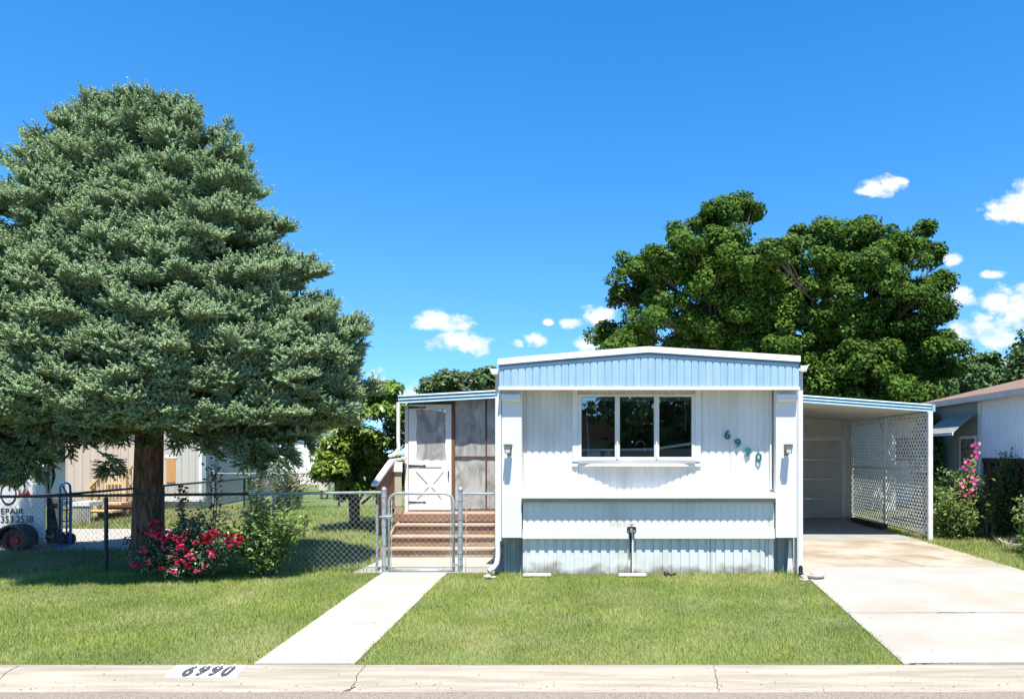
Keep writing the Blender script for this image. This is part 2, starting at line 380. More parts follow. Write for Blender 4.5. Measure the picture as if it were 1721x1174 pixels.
HX0, HX1 = -1.68, 2.59
home = thing('mobile_home', (.45, 10.7, 0), 'white single-wide mobile home with pale blue scalloped fascia, three-pane front window and teal house numbers', 'mobile home')
WY = 10.88                                              # front wall plane
wx0, wx1, wz0, wz1 = -.565, 1.135, 1.655, 2.62           # window opening
m = MB()
ribs(m, -1.372, wx0, .98, 2.72, WY, .103, .013)
ribs(m, wx1, 2.282, .98, 2.72, WY, .103, .013)
ribs(m, wx0, wx1, .98, wz0, WY, .103, .013)
ribs(m, wx0, wx1, wz1, 2.72, WY, .103, .013)
m.build('front_wall', whited, home)
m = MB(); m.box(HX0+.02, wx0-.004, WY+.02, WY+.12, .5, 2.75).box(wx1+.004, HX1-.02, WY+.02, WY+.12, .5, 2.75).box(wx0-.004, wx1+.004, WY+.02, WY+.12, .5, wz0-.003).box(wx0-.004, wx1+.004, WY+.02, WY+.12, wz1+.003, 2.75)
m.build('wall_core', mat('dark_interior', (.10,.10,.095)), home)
lap = mat('white_side_siding', (.76,.77,.76), (.66,.67,.65), rough=.5, scale=1.5)
m = MB(); m.box(HX0, HX0+.1, WY+.13, 26, .5, 2.8); m.box(HX1-.1, HX1, WY+.13, 26, .5, 2.8); m.box(HX0+.11, HX1-.11, 25.9, 26, .5, 2.8)
m.build('side_wall', lap, home)
m = MB().box(HX0+.1, HX1-.1, WY+.14, 25.88, .62, .72).box(HX0+.12, HX1-.12, 14.2, 14.3, .73, 2.8)
m.build('floor', mat('interior_floor', (.12,.09,.06)), home)
m = MB(); m.box(HX0+.02, HX0+.06, WY+.05, 26, -.05, .49); m.box(HX1-.06, HX1-.02, WY+.05, 26, -.05, .49)
m.build('side_skirting', skirtg, home)
# corner columns with a capital block each
for (a, b) in ((-1.658, -1.37), (2.28, 2.585)):
    m = MB(); m.box(a, b, 10.68, 10.87, .545, 2.685)
    col = m.build('corner_column', white, home, bevel=.006)
    MB().prism([(10.59,2.60),(10.59,2.52),(10.679,2.49),(10.679,2.60)], lambda y, z: (a+.008, y, z), lambda y, z: (b-.008, y, z)).build('capital_block', white, col, bevel=.004)
    m = MB(); ribs(m, a, b, -.03, .54, 10.90, .13, .012, 'skirt'); m.build('corner_skirting', skirtg, home)
# corner trim strips
MB().box(-1.682, -1.664, 10.665, 10.86, .5, 2.69).build('corner_trim', white, home); MB().box(2.588, 2.60, 10.665, 10.86, .02, 2.69).build('corner_trim', white, home)
m = MB().box(2.225, 2.255, 10.83, 10.875, 1.23, 2.68); m.build('trim_strip', whited, home)
# fascia: peak slopes, white cap, slate trim, blue boards, white drip edge
def rz(x):                                               # roof line
    xp = .44
    if x < xp: return 3.095 + (3.275 - 3.095) * (max(0, x - HX0) / (xp - HX0))**.92
    return 3.275 - (3.275 - 3.14) * (x - xp) / (HX1 - xp)
n = 24; xr = [HX0 - .0 + (HX1 - HX0) * i / n for i in range(n + 1)]
def strip(mb, y0, y1, top, bot, x0=HX0, x1=HX1):
    xx = [x0 + (x1 - x0) * i / n for i in range(n + 1)]; vs = []; fs = []
    for i, x in enumerate(xx):
        vs += [(x, y0, bot(x)), (x, y0, top(x)), (x, y1, top(x)), (x, y1, bot(x))]
        if i:
            k = 4*i
            for j in range(4): fs.append((k-4+j, k-4+(j+1) % 4, k+(j+1) % 4, k+j))
    fs.append((0,1,2,3)); fs.append((4*n+3, 4*n+2, 4*n+1, 4*n)); mb.add(vs, fs)
m = MB(); strip(m, 10.53, 26.2, rz, lambda x: rz(x) - .085, HX0-.01, HX1+.01)
m.build('roof', mat('white_coated_roof', (.82,.82,.80), (.72,.71,.68), rough=.6, scale=3, bump=.1), home)

m = MB(); ribs(m, HX0+.006, HX1-.006, 2.70, 3, 10.565, .1025, .009, 'board', zf=lambda x: rz(x)-.13, ph=.03)
m.build('fascia_board', bluem, home)
m = MB().box(HX0+.006, HX1-.006, 10.572, 10.62, 2.70, 2.97); m.build('fascia_back', blued, home)
m = MB(); strip(m, 10.545, 10.60, lambda x: rz(x)-.087, lambda x: rz(x)-.137, HX0+.003, HX1-.003)
k = math.ceil((HX0+.03)/.1025)
for i in range(60):
    x = .03 + (k + i) * .1025
    if x > HX1 - .03: break
    m.box(x-.011, x+.011, 10.547, 10.555, rz(x)-.158, rz(x)-.1355)
m.build('fascia_trim', blued, home)
MB().box(HX0-.004, HX1+.004, 10.535, 10.60, 2.655, 2.698).build('fascia_drip_edge', white, home, bevel=.003)
MB().box(HX0+.01, HX1-.01, 10.605, WY+.1, 2.690, 2.712).build('soffit', mat('cream_soffit', (.66,.64,.56)), home)
# ledge, lower panel, lower trim, skirting
MB().prism([(10.60,1.175),(10.60,1.115),(10.87,1.115),(10.87,1.20)], lambda y, z: (-1.365, y, z), lambda y, z: (2.275, y, z)).build('front_ledge', white, home, bevel=.004)
MB().box(-1.365, 2.275, 10.66, 10.70, 1.06, 1.113).build('ledge_underboard', skirtg, home)
m = MB(); ribs(m, -1.36, 2.27, .62, 1.113, 10.735, .0995, .012, n=8); m.build('lower_panel', whited, home)
m = MB(); m.prism([(10.70,.655),(10.70,.632),(10.76,.632),(10.76,.66)], lambda y, z: (-1.36, y, z), lambda y, z: (2.27, y, z))
m.box(-1.36, .165, 10.69, 10.75, .53, .628); m.box(.25, 2.27, 10.692, 10.75, .532, .627); m.build('lower_trim', white, home, bevel=.003)
for (a, b) in ((-1.365, .195), (.215, 1.345), (1.352, 2.14), (2.143, 2.275)):
    m = MB(); ribs(m, a, b, -.03 + (.012 if a > 0 else 0), .60, 10.775 if a < 2 else 10.80, .128, .018, 'skirt', ph=.02); m.build('front_skirting', skirtm, home)
# window
frm = mat('cream_window_frame', (.72,.69,.62), (.64,.61,.54), rough=.45)
win = MB()
win.box(wx0, wx1, WY-.05, WY+.10, wz1-.035, wz1-.001); win.box(wx0, wx1, WY-.05, WY+.10, wz0, wz0+.05)
win.box(wx0, wx0+.045, WY-.05, WY+.10, wz0+.05, wz1-.035); win.box(wx1-.045, wx1, WY-.05, WY+.10, wz0+.05, wz1-.035)
for cx in (.005, .578): win.box(cx-.036, cx+.036, WY-.052, WY+.09, wz0+.051, wz1-.036); 
W = win.build('window', frm, home, bevel=.003)
for cx in (.005, .578): MB().box(cx-.012, cx+.012, WY-.068, WY-.053, wz0+.03, wz1-.05).build('mullion', frm, W)
edges = [wx0+.045, .005-.036, .005+.036, .578-.036, .578+.036, wx1-.045]
panes = [(edges[0], edges[1]), (edges[2], edges[3]), (edges[4], edges[5])]
blind = mat('pale_green_blind', (.30,.36,.32))
for i, (a, b) in enumerate(panes):
    pl = MB().box(a+.001, b-.001, WY+.012, WY+.016, wz0+.052, wz1-.037).build('pane', glassm, W)
    MB().box(a+.004, b-.004, WY+.035, WY+.075, wz1-.095, wz1-.04).build('blind_headrail', blind, W)
a, b = panes[0]; MB().tube([(a+.06, WY+.05, wz1-.09), (a+.075, WY+.05, wz1-.36), (a+.10, WY+.05, wz0+.08)], .004, 5).build('blind_cord', white, W); m = MB(); m.tube([(a+.075, WY+.05, wz1-.36), (a+.12, WY+.05, wz0+.08)], .003, 5)
m.build('blind_cord', white, W); m = MB(); m.tube([(panes[2][1]-.085, WY+.05, wz1-.09), (panes[2][1]-.085, WY+.05, wz0+.42)], .004, 5)
m.build('blind_cord', white, W)
m = MB(); a, b = panes[1]; cx = (a+b)/2+.06
m.tube([(cx-.07, WY+.30, wz0+.22)] + [(cx + .065*math.cos(t), WY+.30, wz0+.22+.07*math.sin(t)) for t in np.linspace(math.pi, 0, 9)] + [(cx+.065, WY+.30, wz0+.22), (cx+.07, WY+.30, wz0-.02)], .012, 8)
m.build('kitchen_tap', mat('chrome_tap', (.7,.7,.68), rough=.15, metal=1), home, smooth=True)
MB().box(-.9, 1.5, WY+.14, WY+.65, wz0-.08, wz0-.03).build('countertop', mat('dark_counter', (.14,.11,.09)), home)
m = MB(); m.box(-.45,-.25,WY+.20,WY+.3,wz0-.03,wz0+.13); m.lathe([(.05,0),(.07,.06),(.06,.12),(.03,.16),(.0,.17)], (-.13, WY+.22, wz0-.03), n=10); m.build('counter_clutter', white, home)
# side trim boards and bowed sill with apron
MB().box(wx0-.085, wx0-.003, WY-.045, WY+.0, wz0-.02, 2.685).build('side_board', white, W, bevel=.003); MB().box(wx1+.003, wx1+.085, WY-.045, WY+.0, wz0-.02, 2.685).build('side_board', white, W, bevel=.003)
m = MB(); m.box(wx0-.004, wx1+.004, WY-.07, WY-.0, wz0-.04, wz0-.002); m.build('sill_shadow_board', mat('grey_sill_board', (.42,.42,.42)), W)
poly = [(wx0-.09, WY-.002), (wx0-.09, WY-.035), (wx0+.06, WY-.05), (wx0+.55, WY-.135), (wx1-.55, WY-.135), (wx1-.06, WY-.05), (wx1+.09, WY-.035), (wx1+.09, WY-.002)]
MB().prism(poly, lambda x, y: (x, y, wz0-.085), lambda x, y: (x, y, wz0-.043)).build('window_sill', white, W)
# sconces
lampg = mat('lamp_glass', (.55,.58,.55), rough=.15, spec=.8); bronze = mat('weathered_bronze', (.16,.14,.12), rough=.5, metal=.4)
for cx in (-1.545, 2.43):
    L_ = MB()
    y = 10.68; z = 1.83
    L_.box(cx-.03, cx+.03, y-.02, y-.001, z-.10, z+.04); L_.tube([(cx, y-.02, z-.05), (cx, y-.07, z-.09), (cx, y-.13, z-.075)], .009, 6)
    L_.box(cx-.055, cx+.055, y-.19, y-.075, z+.045, z+.058)
    for sx in (-1, 1):
        for sy in (-1, 1): L_.bar((cx+sx*.034, y-.1325+sy*.034, z-.065), (cx+sx*.052, y-.1325+sy*.052, z+.045), .007, .007)
    L_.box(cx-.036, cx+.036, y-.17, y-.095, z-.075, z-.065)
    lo = L_.build('sconce_lamp', bronze, home)
    MB().prism([(-.030,-.064),(.030,-.064),(.047,.044),(-.047,.044)], lambda a, b: (cx+a, y-.165, z+b), lambda a, b: (cx+a, y-.10, z+b)).build('lamp_glass', lampg, lo)
# house numbers
for ch, (px, py) in zip('6990', ((1222,730),(1239.5,744.5),(1256.5,759),(1274.5,768.5))):
    D_ = WY - .02; cx, cz = X(px, D_), Z(py, D_)
    text_part(ch, 'house_number', teal, home, .092, .135, lambda a, b, t, cx=cx, cz=cz: (cx-.046+a, D_ - .016 - t, cz-.068+b), thick=.012, bold=.035)
# gutters and downspouts
def gutter(x, sgn, name='gutter'):
    pr = [(0,0),(.085,.0),(.115,.075),(.135,.095),(.128,.10),(.104,.082),(.075,.012),(.0,.012)]
    m = MB(); m.prism(pr, lambda a, b: (x + sgn*a, 10.56, rz(x)-.215 + b), lambda a, b: (x + sgn*a, 26, rz(x)-.215 + b))
    m.box(min(x+sgn*.004, x+sgn*.09), max(x+sgn*.004, x+sgn*.09), 10.558, 10.572, rz(x)-.20, rz(x)-.135)
    return m.build(name, white, home)
gutter(HX0-.012, -1); gutter(HX1+.012, 1)
m = MB()
m.bar((HX0-.035, 10.70, 2.85), (HX0-.035, 10.70, .40), .065, .05, (0,1,0)); 
pts = [(HX0-.035,10.70,.42),(HX0-.035,10.69,.26),(HX0-.05,10.66,.17),(HX0-.09,10.62,.115),(HX0-.15,10.58,.085)]
m.tube(pts, .036, 8, caps=False)
m.build('downspout', white, home)
m = MB(); m.box(2.602, 2.665, 10.66, 10.72, .13, 2.95); m.build('downspout', white, home, bevel=.004)
MB().tube([(2.633,10.69,.15),(2.633,10.68,.05),(2.64,10.64,.02)], .038, 8).build('downspout_outlet', dark, home)
m = MB(); m.prism([(2.50,.50),(2.53,.50),(2.56,0.0),(2.47,0.0)], lambda a, b: (a, 10.80, b), lambda a, b: (a, 10.815, b)); m.build('loose_trim', white, home)
# spigot
m = MB(); m.tube([(.225,10.735,-.02),(.225,10.735,.66)], .014, 8); sp = m.build('water_pipe', white, home)
m = MB(); m.tube([(.21,10.74,.70),(.21,10.66,.70),(.205,10.63,.66),(.205,10.63,.62)], .016, 8); m.lathe([(.0,0),(.034,0),(.034,.012),(0,.012)], (.21,10.645,.735), n=10); m.tube([(.21,10.645,.70),(.21,10.645,.74)], .007, 6)
m.lathe([(.034,0),(.04,.01),(.03,.03),(.0,.03)], (.175,10.675,.675), 'Y', 10); m.lathe([(.034,0),(.04,.01),(.03,.03),(.0,.03)], (.245,10.675,.675), 'Y', 10)
m.build('garden_tap', mat('dull_tap_paint', (.38,.36,.31), (.16,.15,.12), rough=.5, scale=30), sp)
# dark board in place of the shadow in the broken skirting gap behind tap
MB().box(.188, .196, 10.757, 10.76, .34, .60).build('skirting_gap_shadow', dark, home)

# ------------------------------------------------------------ screened porch (its own room built against the home)
brown = mat('brown_stained_wood', (.20,.10,.06), (.13,.065,.04), rough=.7, scale=6, stretch=(1,1,.3))
redwood = mat('worn_redwood_boards', (.34,.195,.115), (.22,.115,.065), rough=.8, scale=3.5, detail=8, stretch=(.35,1,3), bump=.3, bscale=20, col3=(.42,.32,.22), scale3=1.2, lo3=.46, hi3=.62)
decktop = mat('faded_deck_paint', (.38,.25,.185), (.31,.19,.135), rough=.8, scale=5)
tread = mat('pale_worn_tread', (.42,.32,.235), (.32,.225,.155), rough=.8, scale=5, stretch=(.4,1,1))
porch = thing('screened_porch', (-2.9, 14.2, 0), 'screened porch with white crossbuck door, grey mesh panels and sloping blue roof edge', 'porch')
PY = 14.12; PX0, PX1 = -4.02, -1.70
def pz(x): return 2.83 + .054 * (x - PX0)               # roof top
m = MB(); m.add([(PX0-.04,13.86,pz(PX0)),(PX1,13.86,pz(PX1)),(PX1,18.6,pz(PX1)),(PX0-.04,18.6,pz(PX0)),
       (PX0-.04,13.86,pz(PX0)-.03),(PX1,13.86,pz(PX1)-.03),(PX1,18.6,pz(PX1)-.03),(PX0-.04,18.6,pz(PX0)-.03)], [(0,1,2,3),(7,6,5,4),(0,4,5,1),(1,5,6,2),(2,6,7,3),(3,7,4,0)])
m.build('roof', blued, porch)
def fas(x0, x1, y, zfun, name, parent, mb=None):
    m = MB()
    def lay(a, b, t, mm):
        vs = [(x0, y-t*.45, zfun(x0)-a), (x1, y-t*.45, zfun(x1)-a), (x1, y-t, zfun(x1)-b), (x0, y-t, zfun(x0)-b), (x0, y+.03, zfun(x0)-a), (x1, y+.03, zfun(x1)-a), (x1, y+.03, zfun(x1)-b), (x0, y+.03, zfun(x0)-b)]
        mm.add(vs, [(0,1,2,3),(7,6,5,4),(0,4,5,1),(1,5,6,2),(2,6,7,3),(3,7,4,0)])
    lay(-.005,.022,.035,m); lay(.024,.036,.012,m); lay(.038,.085,.03,m); lay(.087,.097,.008,m); lay(.099,.145,.026,m)
    return m.build(name, bluem, parent)
fas(PX0-.045, PX1-.002, 13.83, pz, 'fascia', porch)
wallw = mat('white_porch_trim', (.80,.80,.78), (.70,.70,.67), rough=.55, scale=4)
m = MB(); m.box(PX0, PX0+.06, PY-.03, PY+.06, .66, 2.66); 
m.box(PX0, PX0+.05, PY+.07, 18.5, .66, 1.3); m.build('corner_post', wallw, porch)
m = MB(); m.box(-3.13, -3.075, PY-.04, PY+.05, .66, 2.72); m.box(PX0+.06, -3.132, PY-.02, PY+.04, 2.685, 2.72)
m.box(-2.495, -2.475, PY-.02, PY+.03, .67, 2.78); m.box(-3.073, -2.502, PY-.02, PY+.03, 1.68, 1.695); m.box(-2.468, -1.71, PY-.02, PY+.03, 1.68, 1.695)
m.box(-3.073, -1.71, PY-.02, PY+.03, .664, .69)
m.build('post', brown, porch)
scr = bpy.data.materials.new('grey_screen_mesh'); scr.use_nodes = True
def _scr(m_):
    nt = m_.node_tree; N = nt.nodes; L = nt.links; b = N['Principled BSDF']; b.inputs['Roughness'].default_value = .45
    tc = N.new('ShaderNodeTexCoord'); n = N.new('ShaderNodeTexNoise'); n.inputs['Scale'].default_value = 3.2; n.inputs['Detail'].default_value = 5; n.inputs['Distortion'].default_value = .8
    mp = N.new('ShaderNodeMapping'); mp.inputs['Scale'].default_value = (1.6, 1, .7); L.new(tc.outputs['Object'], mp.inputs[0]); L.new(mp.outputs[0], n.inputs['Vector'])
    r = N.new('ShaderNodeValToRGB'); L.new(n.outputs[0], r.inputs[0]); r.color_ramp.elements[0].position = .35; r.color_ramp.elements[0].color = (.30,.30,.28,1)
    r.color_ramp.elements[1].position = .66; r.color_ramp.elements[1].color = (.62,.63,.60,1); L.new(r.outputs[0], b.inputs['Base Color'])
    t = N.new('ShaderNodeBsdfTransparent'); mx = N.new('ShaderNodeMixShader'); mx.inputs[0].default_value = .24
    L.new(b.outputs[0], mx.inputs[1]); L.new(t.outputs[0], mx.inputs[2]); L.new(mx.outputs[0], N['Material Output'].inputs[0])
    bp = N.new('ShaderNodeBump'); bp.inputs['Strength'].default_value = .5; bp.inputs['Distance'].default_value = .06; L.new(n.outputs[0], bp.inputs['Height']); L.new(bp.outputs[0], b.inputs['Normal'])
_scr(scr)
def wavy(name, x0, x1, z0, z1, y, parent, mt, amp=.012):
    nx, nz = 14, 16; V = []; Fc = []
    for j in range(nz+1):
        for i in range(nx+1):
            a, b = i/nx, j/nz; V.append((x0+(x1-x0)*a, y + amp*math.sin(7*a+3*b)*math.sin(math.pi*a)*math.sin(5*b+1), z0+(z1-z0)*b))
    for j in range(nz):
        for i in range(nx): k = j*(nx+1)+i; Fc.append((k, k+1, k+nx+2, k+nx+1))
    return link_mesh(name, arr_mesh(name, V, Fc), mt, parent, smooth=True)
for (a, b, c, d) in ((-3.072,-2.502,.70,1.675), (-3.072,-2.502,1.70,2.78), (-2.468,-1.71,.70,1.675), (-2.468,-1.71,1.70,2.80)):
    wavy('screen_panel', a, b, c, d, PY+.005, porch, scr)
m = MB()
for z in (2.04, 2.38): m.box(-3.07, -1.72, PY+.10, PY+.13, z, z+.03)
m.box(-2.80, -2.77, PY+.101, PY+.129, 1.70, 2.42); m.build('inner_rail', mat('grey_inner_rail', (.30,.30,.29)), porch)
# inside: pale back wall, floor
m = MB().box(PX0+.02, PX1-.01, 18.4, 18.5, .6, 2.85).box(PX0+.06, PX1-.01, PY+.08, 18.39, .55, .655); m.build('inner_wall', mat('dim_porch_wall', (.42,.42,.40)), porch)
m = MB().box(PX0+.0, PX0+.02, PY+.08, 18.4, 1.3, 2.7); m.build('side_screen', scr, porch)
# door
DX0, DX1, DZ0, DZ1 = -3.945, -3.135, .685, 2.68
door = MB(); 
# door slab built round a wavy opening
ox0, ox1, oz0, oz1 = -3.80, -3.24, 1.62, 2.585
def wav(n, a, b, f): return [(a + (b-a)*i/n, f*math.sin(3*2*math.pi*i/n)) for i in range(n+1)]
loop = []
N_ = 18
for i in range(N_): t = i/N_; loop.append((ox0+(ox1-ox0)*t, oz0 + .012*math.cos(3*2*math.pi*t) - .015*abs(2*t-1)**6))
for i in range(N_): t = i/N_; loop.append((ox1 + .0 - .006*(1-math.cos(2*2*math.pi*t)) + .008*abs(2*t-1)**6, oz0+(oz1-oz0)*t))
for i in range(N_): t = i/N_; loop.append((ox1-(ox1-ox0)*t, oz1 - .012*math.cos(3*2*math.pi*t) + .015*abs(2*t-1)**6))
for i in range(N_): t = i/N_; loop.append((ox0 - .0 + .006*(1-math.cos(2*2*math.pi*t)) - .008*abs(2*t-1)**6, oz1-(oz1-oz0)*t))
def outer(p):
    t = loop.index(p); s_, q = divmod(t, N_); q /= N_
    return [(DX0+(DX1-DX0)*q, DZ0), (DX1, DZ0+(DZ1-DZ0)*q), (DX1-(DX1-DX0)*q, DZ1), (DX0, DZ1-(DZ1-DZ0)*q)][s_]
out_ = [outer(p) for p in loop]; nl = len(loop)
for (yy, ) in ((PY-.045,), (PY-.005,)): pass
vs = [(x, PY-.045, z) for x, z in loop] + [(x, PY-.045, z) for x, z in out_] + [(x, PY-.005, z) for x, z in loop] + [(x, PY-.005, z) for x, z in out_]
fs = []
for i in range(nl):
    j = (i+1) % nl
    fs += [(i, j, nl+j, nl+i), (2*nl+i, 3*nl+i, 3*nl+j, 2*nl+j), (i, 2*nl+i, 2*nl+j, j), (nl+i, nl+j, 3*nl+j, 3*nl+i)]
door.add(vs, fs); dr = door.build('door', wallw, porch)
m = MB(); c = ((ox0+ox1)/2, (oz0+oz1)/2); vs = [(c[0], PY-.02, c[1])] + [(c[0]+(x-c[0])*1.03, PY-.02, c[1]+(z-c[1])*1.02) for x, z in loop]
m.add(vs, [(0, 1+i, 1+(i+1) % nl) for i in range(nl)]); m.build('door_screen', scr, dr)
for z in (2.655-.035, 1.52, .83):
    m = MB(); m.add([(DX0+.005, PY-.052, z-.028), (DX0+.005, PY-.052, z+.028), (DX0+.02, PY-.052, z+.018), (DX0+.27, PY-.052, z+.008), (DX0+.30, PY-.052, z+.02), (DX0+.335, PY-.052, z), (DX0+.30, PY-.052, z-.02), (DX0+.27, PY-.052, z-.008), (DX0+.02, PY-.052, z-.018)], [tuple(range(9))])
    hg = m.build('strap_hinge', dark, dr); sd = hg.modifiers.new('s', 'SOLIDIFY'); sd.thickness = .006
m = MB(); cx, cz = (DX0+DX1)/2+.0, 1.16
gx = mat('grey_paint_line', (.16,.17,.18))
for (a, b) in (((-.26,.25),(-.05,.02)), ((.26,.25),(.07,.02)), ((-.24,-.27),(-.02,-.04)), ((.22,-.27),(.03,-.04)), ((-.2,.33),(.22,.33))):
    m.bar((cx+a[0], PY-.048, cz+a[1]), (cx+b[0], PY-.048, cz+b[1]), .008, .008, (0,1,0))
m.build('crossbuck_groove', gx, dr)
MB().bar((DX1-.05, PY-.07, 1.42), (DX1-.05, PY-.07, 1.30), .02, .02).box(DX1-.055, DX1-.045, PY-.07, PY-.045, 1.35, 1.36).build('door_handle', dark, dr)
# steps and deck
steps = thing('wooden_steps', (-2.85, 13.0, 0), 'worn red-brown wooden steps and small deck leading to the screened porch', 'steps')
sx0, sx1 = -3.93, -1.74
MB().box(-4.04, sx1, 13.50, 14.10, .60, .658).build('deck', decktop, steps)
MB().box(-4.06, sx1, 13.475, 13.498, .525, .655).build('deck_face', mat('red_brown_deck_face', (.27,.14,.09), (.20,.10,.065), rough=.75, scale=4), steps)
for (y0, y1, zt) in ((13.13,13.47,.495),(12.75,13.12,.33),(12.40,12.74,.165)):
    MB().box(sx0, sx1, y0, y1, zt-.028, zt).build('tread', tread, steps, bevel=.004)
    MB().box(sx0+.01, sx1-.01, y0+.03, y0+.05, zt-.165 if zt > .2 else .0, zt-.03).build('riser', redwood, steps)
MB().box(sx0+.01, sx1-.01, 13.47, 13.474, .40, .52).build('riser', dark, steps)
m = MB(); m.prism([(12.42,0),(14.1,0),(14.1,.59),(13.5,.52),(13.2,.46),(12.45,.13)], lambda y, z: (sx0-.045, y, z), lambda y, z: (sx0-.005, y, z)); m.build('stringer', redwood, steps)
# railing at left
rl = thing('deck_railing', (-4.08, 13.6, .66), 'white-capped brown board stair railing left of the porch steps', 'railing')
m = MB(); m.bar((-4.10, 12.55, 1.22), (-4.09, 13.45, 1.60), .10, .045); m.bar((-4.09, 13.45, 1.62), (-4.02, 14.05, 1.66), .10, .04); m.build('top_rail', wallw, rl)
m = MB()
for i in range(7):
    y = 12.6 + i*.13; zt = 1.20 + (y-12.55)*.42; m.box(-4.09, -4.065, y, y+.10, .30 + (y-12.6)*.4, zt)
m.build('board_infill', brown, rl)
MB().box(-4.095, -3.90, 13.50, 13.53, 1.42, 1.60).build('white_panel', wallw, rl)
MB().box(-4.05, -3.925, 13.535, 13.56, .80, 1.42).build('beige_panel', mat('beige_panel', (.48,.45,.33), (.40,.37,.27)), rl)
MB().box(-4.09, -4.045, 13.50, 13.56, .66, 1.418).build('newel', brown, rl)
MB().box(-4.10, -3.90, 13.50, 13.6, .662, .76).build('kick_board', decktop, rl)
m = MB(); m.tube([(-4.06,13.80,2.7),(-4.06,13.80,1.95),(-4.05,13.8,1.84),(-4.10,13.72,1.74),(-4.2,13.68,1.69)], .035, 8); m.build('curved_downspout', wallw, porch)

# ------------------------------------------------------------ carport
cp = thing('carport', (4.4, 15.0, 0), 'carport with pale blue roof edge attached to the right of the white home', 'carport')
def cz_(x): return 2.735 + (6.33 - x) * .073
fas(2.60, 6.35, 14.99, cz_, 'fascia', cp)
m = MB(); a, b = 2.60, 6.33
m.add([(a,15.03,cz_(a)),(b,15.03,cz_(b)),(b,20.4,cz_(b)),(a,20.4,cz_(a)),(a,15.03,cz_(a)-.12),(b,15.03,cz_(b)-.12),(b,20.4,cz_(b)-.12),(a,20.4,cz_(a)-.12)], [(0,1,2,3),(7,6,5,4),(0,4,5,1),(1,5,6,2),(2,6,7,3),(3,7,4,0)])
m.build('roof', mat('cream_ceiling', (.68,.65,.56), (.60,.57,.48), rough=.6), cp)
MB().box(6.335, 6.39, 14.93, 20.4, 2.59, 2.735).build('side_fascia', bluem, cp)
gar = thing('garage', (4.6, 20.0, 0), 'cream garage wall with sectional door at the back of the carport', 'garage')
crm = mat('cream_garage_paint', (.58,.57,.50), (.52,.51,.45), rough=.6); crm2 = mat('cream_door_paint', (.53,.52,.46), (.47,.46,.40), rough=.5)
m = MB(); m.box(6.07, 6.36, 20.0, 20.1, -.02, 2.63); m.prism([(2.6,2.14),(6.06,2.14),(6.06,2.62),(2.6,2.875)], lambda a, b: (a, 20.0, b), lambda a, b: (a, 20.1, b)); m.box(2.6,3.0,20.0,20.1,-.02,2.13); m.box(6.26,6.36,20.11,24,-.02,2.6); m.build('wall', crm, gar)
MB().box(2.6, 6.34, 19.985, 19.999, 2.42, 2.445).build('batten', crm2, gar)
m = MB(); m.box(3.0, 6.14, 19.965, 19.999, 2.10, 2.20); m.box(6.04, 6.14, 19.965, 19.999, -.02, 2.098); m.build('door_frame', mat('white_door_casing', (.70,.69,.64)), gar)
gd = MB()
for i in range(4):
    z0 = .0 + i*.525; gd.box(3.01, 6.03, 20.02, 20.06, z0+.006, z0+.519)
gdo = gd.build('garage_door', crm2, gar, bevel=.004)
m = MB()
for i in range(4):
    for j in range(4):
        x0 = 3.06 + j*.745; z0 = .08 + i*.525; m.box(x0, x0+.66, 20.008, 20.021, z0, z0+.37)
m.build('raised_panel', crm2, gdo, bevel=.006)
# lattice wall
lat = thing('lattice_screen', (6.28, 17.4, 0), 'white diamond lattice screen wall along the right side of the carport', 'lattice')
wl = mat('white_lattice', (.78,.78,.75), (.66,.66,.62), rough=.55, scale=5)
def lattice(y0, y1, z0, z1, x, name='lattice_panel', pitch=.105, w=.040, th=.006, mt=wl, parent=lat, plane='x'):
    m = MB()
    for sg, off in ((1, 0), (-1, th + .001)):
        c = -(z1 - z0) - 2
        c0 = (y0 - (z1 if sg > 0 else -z0)) ; 
        k = -200
        lo_, hi_ = (y0 - z1, y1 - z0) if sg > 0 else (y0 + z0, y1 + z1)
        step = pitch * math.sqrt(2); q = lo_ + step*.4
        while q < hi_:
            # line y - sg*z = q
            zs = [z0, z1, (y0 - q)*sg, (y1 - q)*sg]; za = max(z0, min(zs[2], zs[3])); zb = min(z1, max(zs[2], zs[3]))
            if zb - za > .02:
                a = (q + sg*za, za); b = (q + sg*zb, zb)
                if plane == 'x': m.bar((x+off, a[0], a[1]), (x+off, b[0], b[1]), w, th, (1,0,0))
                else: m.bar((a[0], x+off, a[1]), (b[0], x+off, b[1]), w, th, (0,1,0))
            q += step
    return m.build(name, mt, parent)
for (a, b) in ((14.98, 17.36), (17.42, 19.86)):
    lattice(a, b, .13, 1.36, 6.27); lattice(a, b, 1.41, 2.58, 6.27)
m = MB(); m.box(6.24, 6.33, 14.90, 14.975, -.02, 2.59); m.build('front_post', wl, lat, bevel=.004)
m = MB(); m.box(6.25, 6.30, 17.365, 17.415, .0, 2.58); m.build('middle_post', wl, lat); MB().box(6.25, 6.32, 19.87, 19.95, .0, 2.58).build('rear_post', wl, lat)
m = MB(); m.box(6.255, 6.292, 14.98, 17.36, 1.362, 1.408); m.box(6.255, 6.292, 17.42, 19.86, 1.362, 1.408); m.build('mid_rail', wl, lat)
m = MB(); m.box(6.255, 6.292, 14.98, 17.36, .10, .129); m.box(6.255, 6.292, 17.42, 19.86, .10, .129); m.build('bottom_rail', wl, lat)
o = MB().bar((6.02, 18.9, .07), (6.08, 16.9, .07), .14, .12).build('wooden_beam', mat('dark_old_timber', (.06,.05,.04)), origin=(6.05,17.9,0.01)); setp(o, 'dark old timber beam lying along the foot of the white lattice', 'beam')
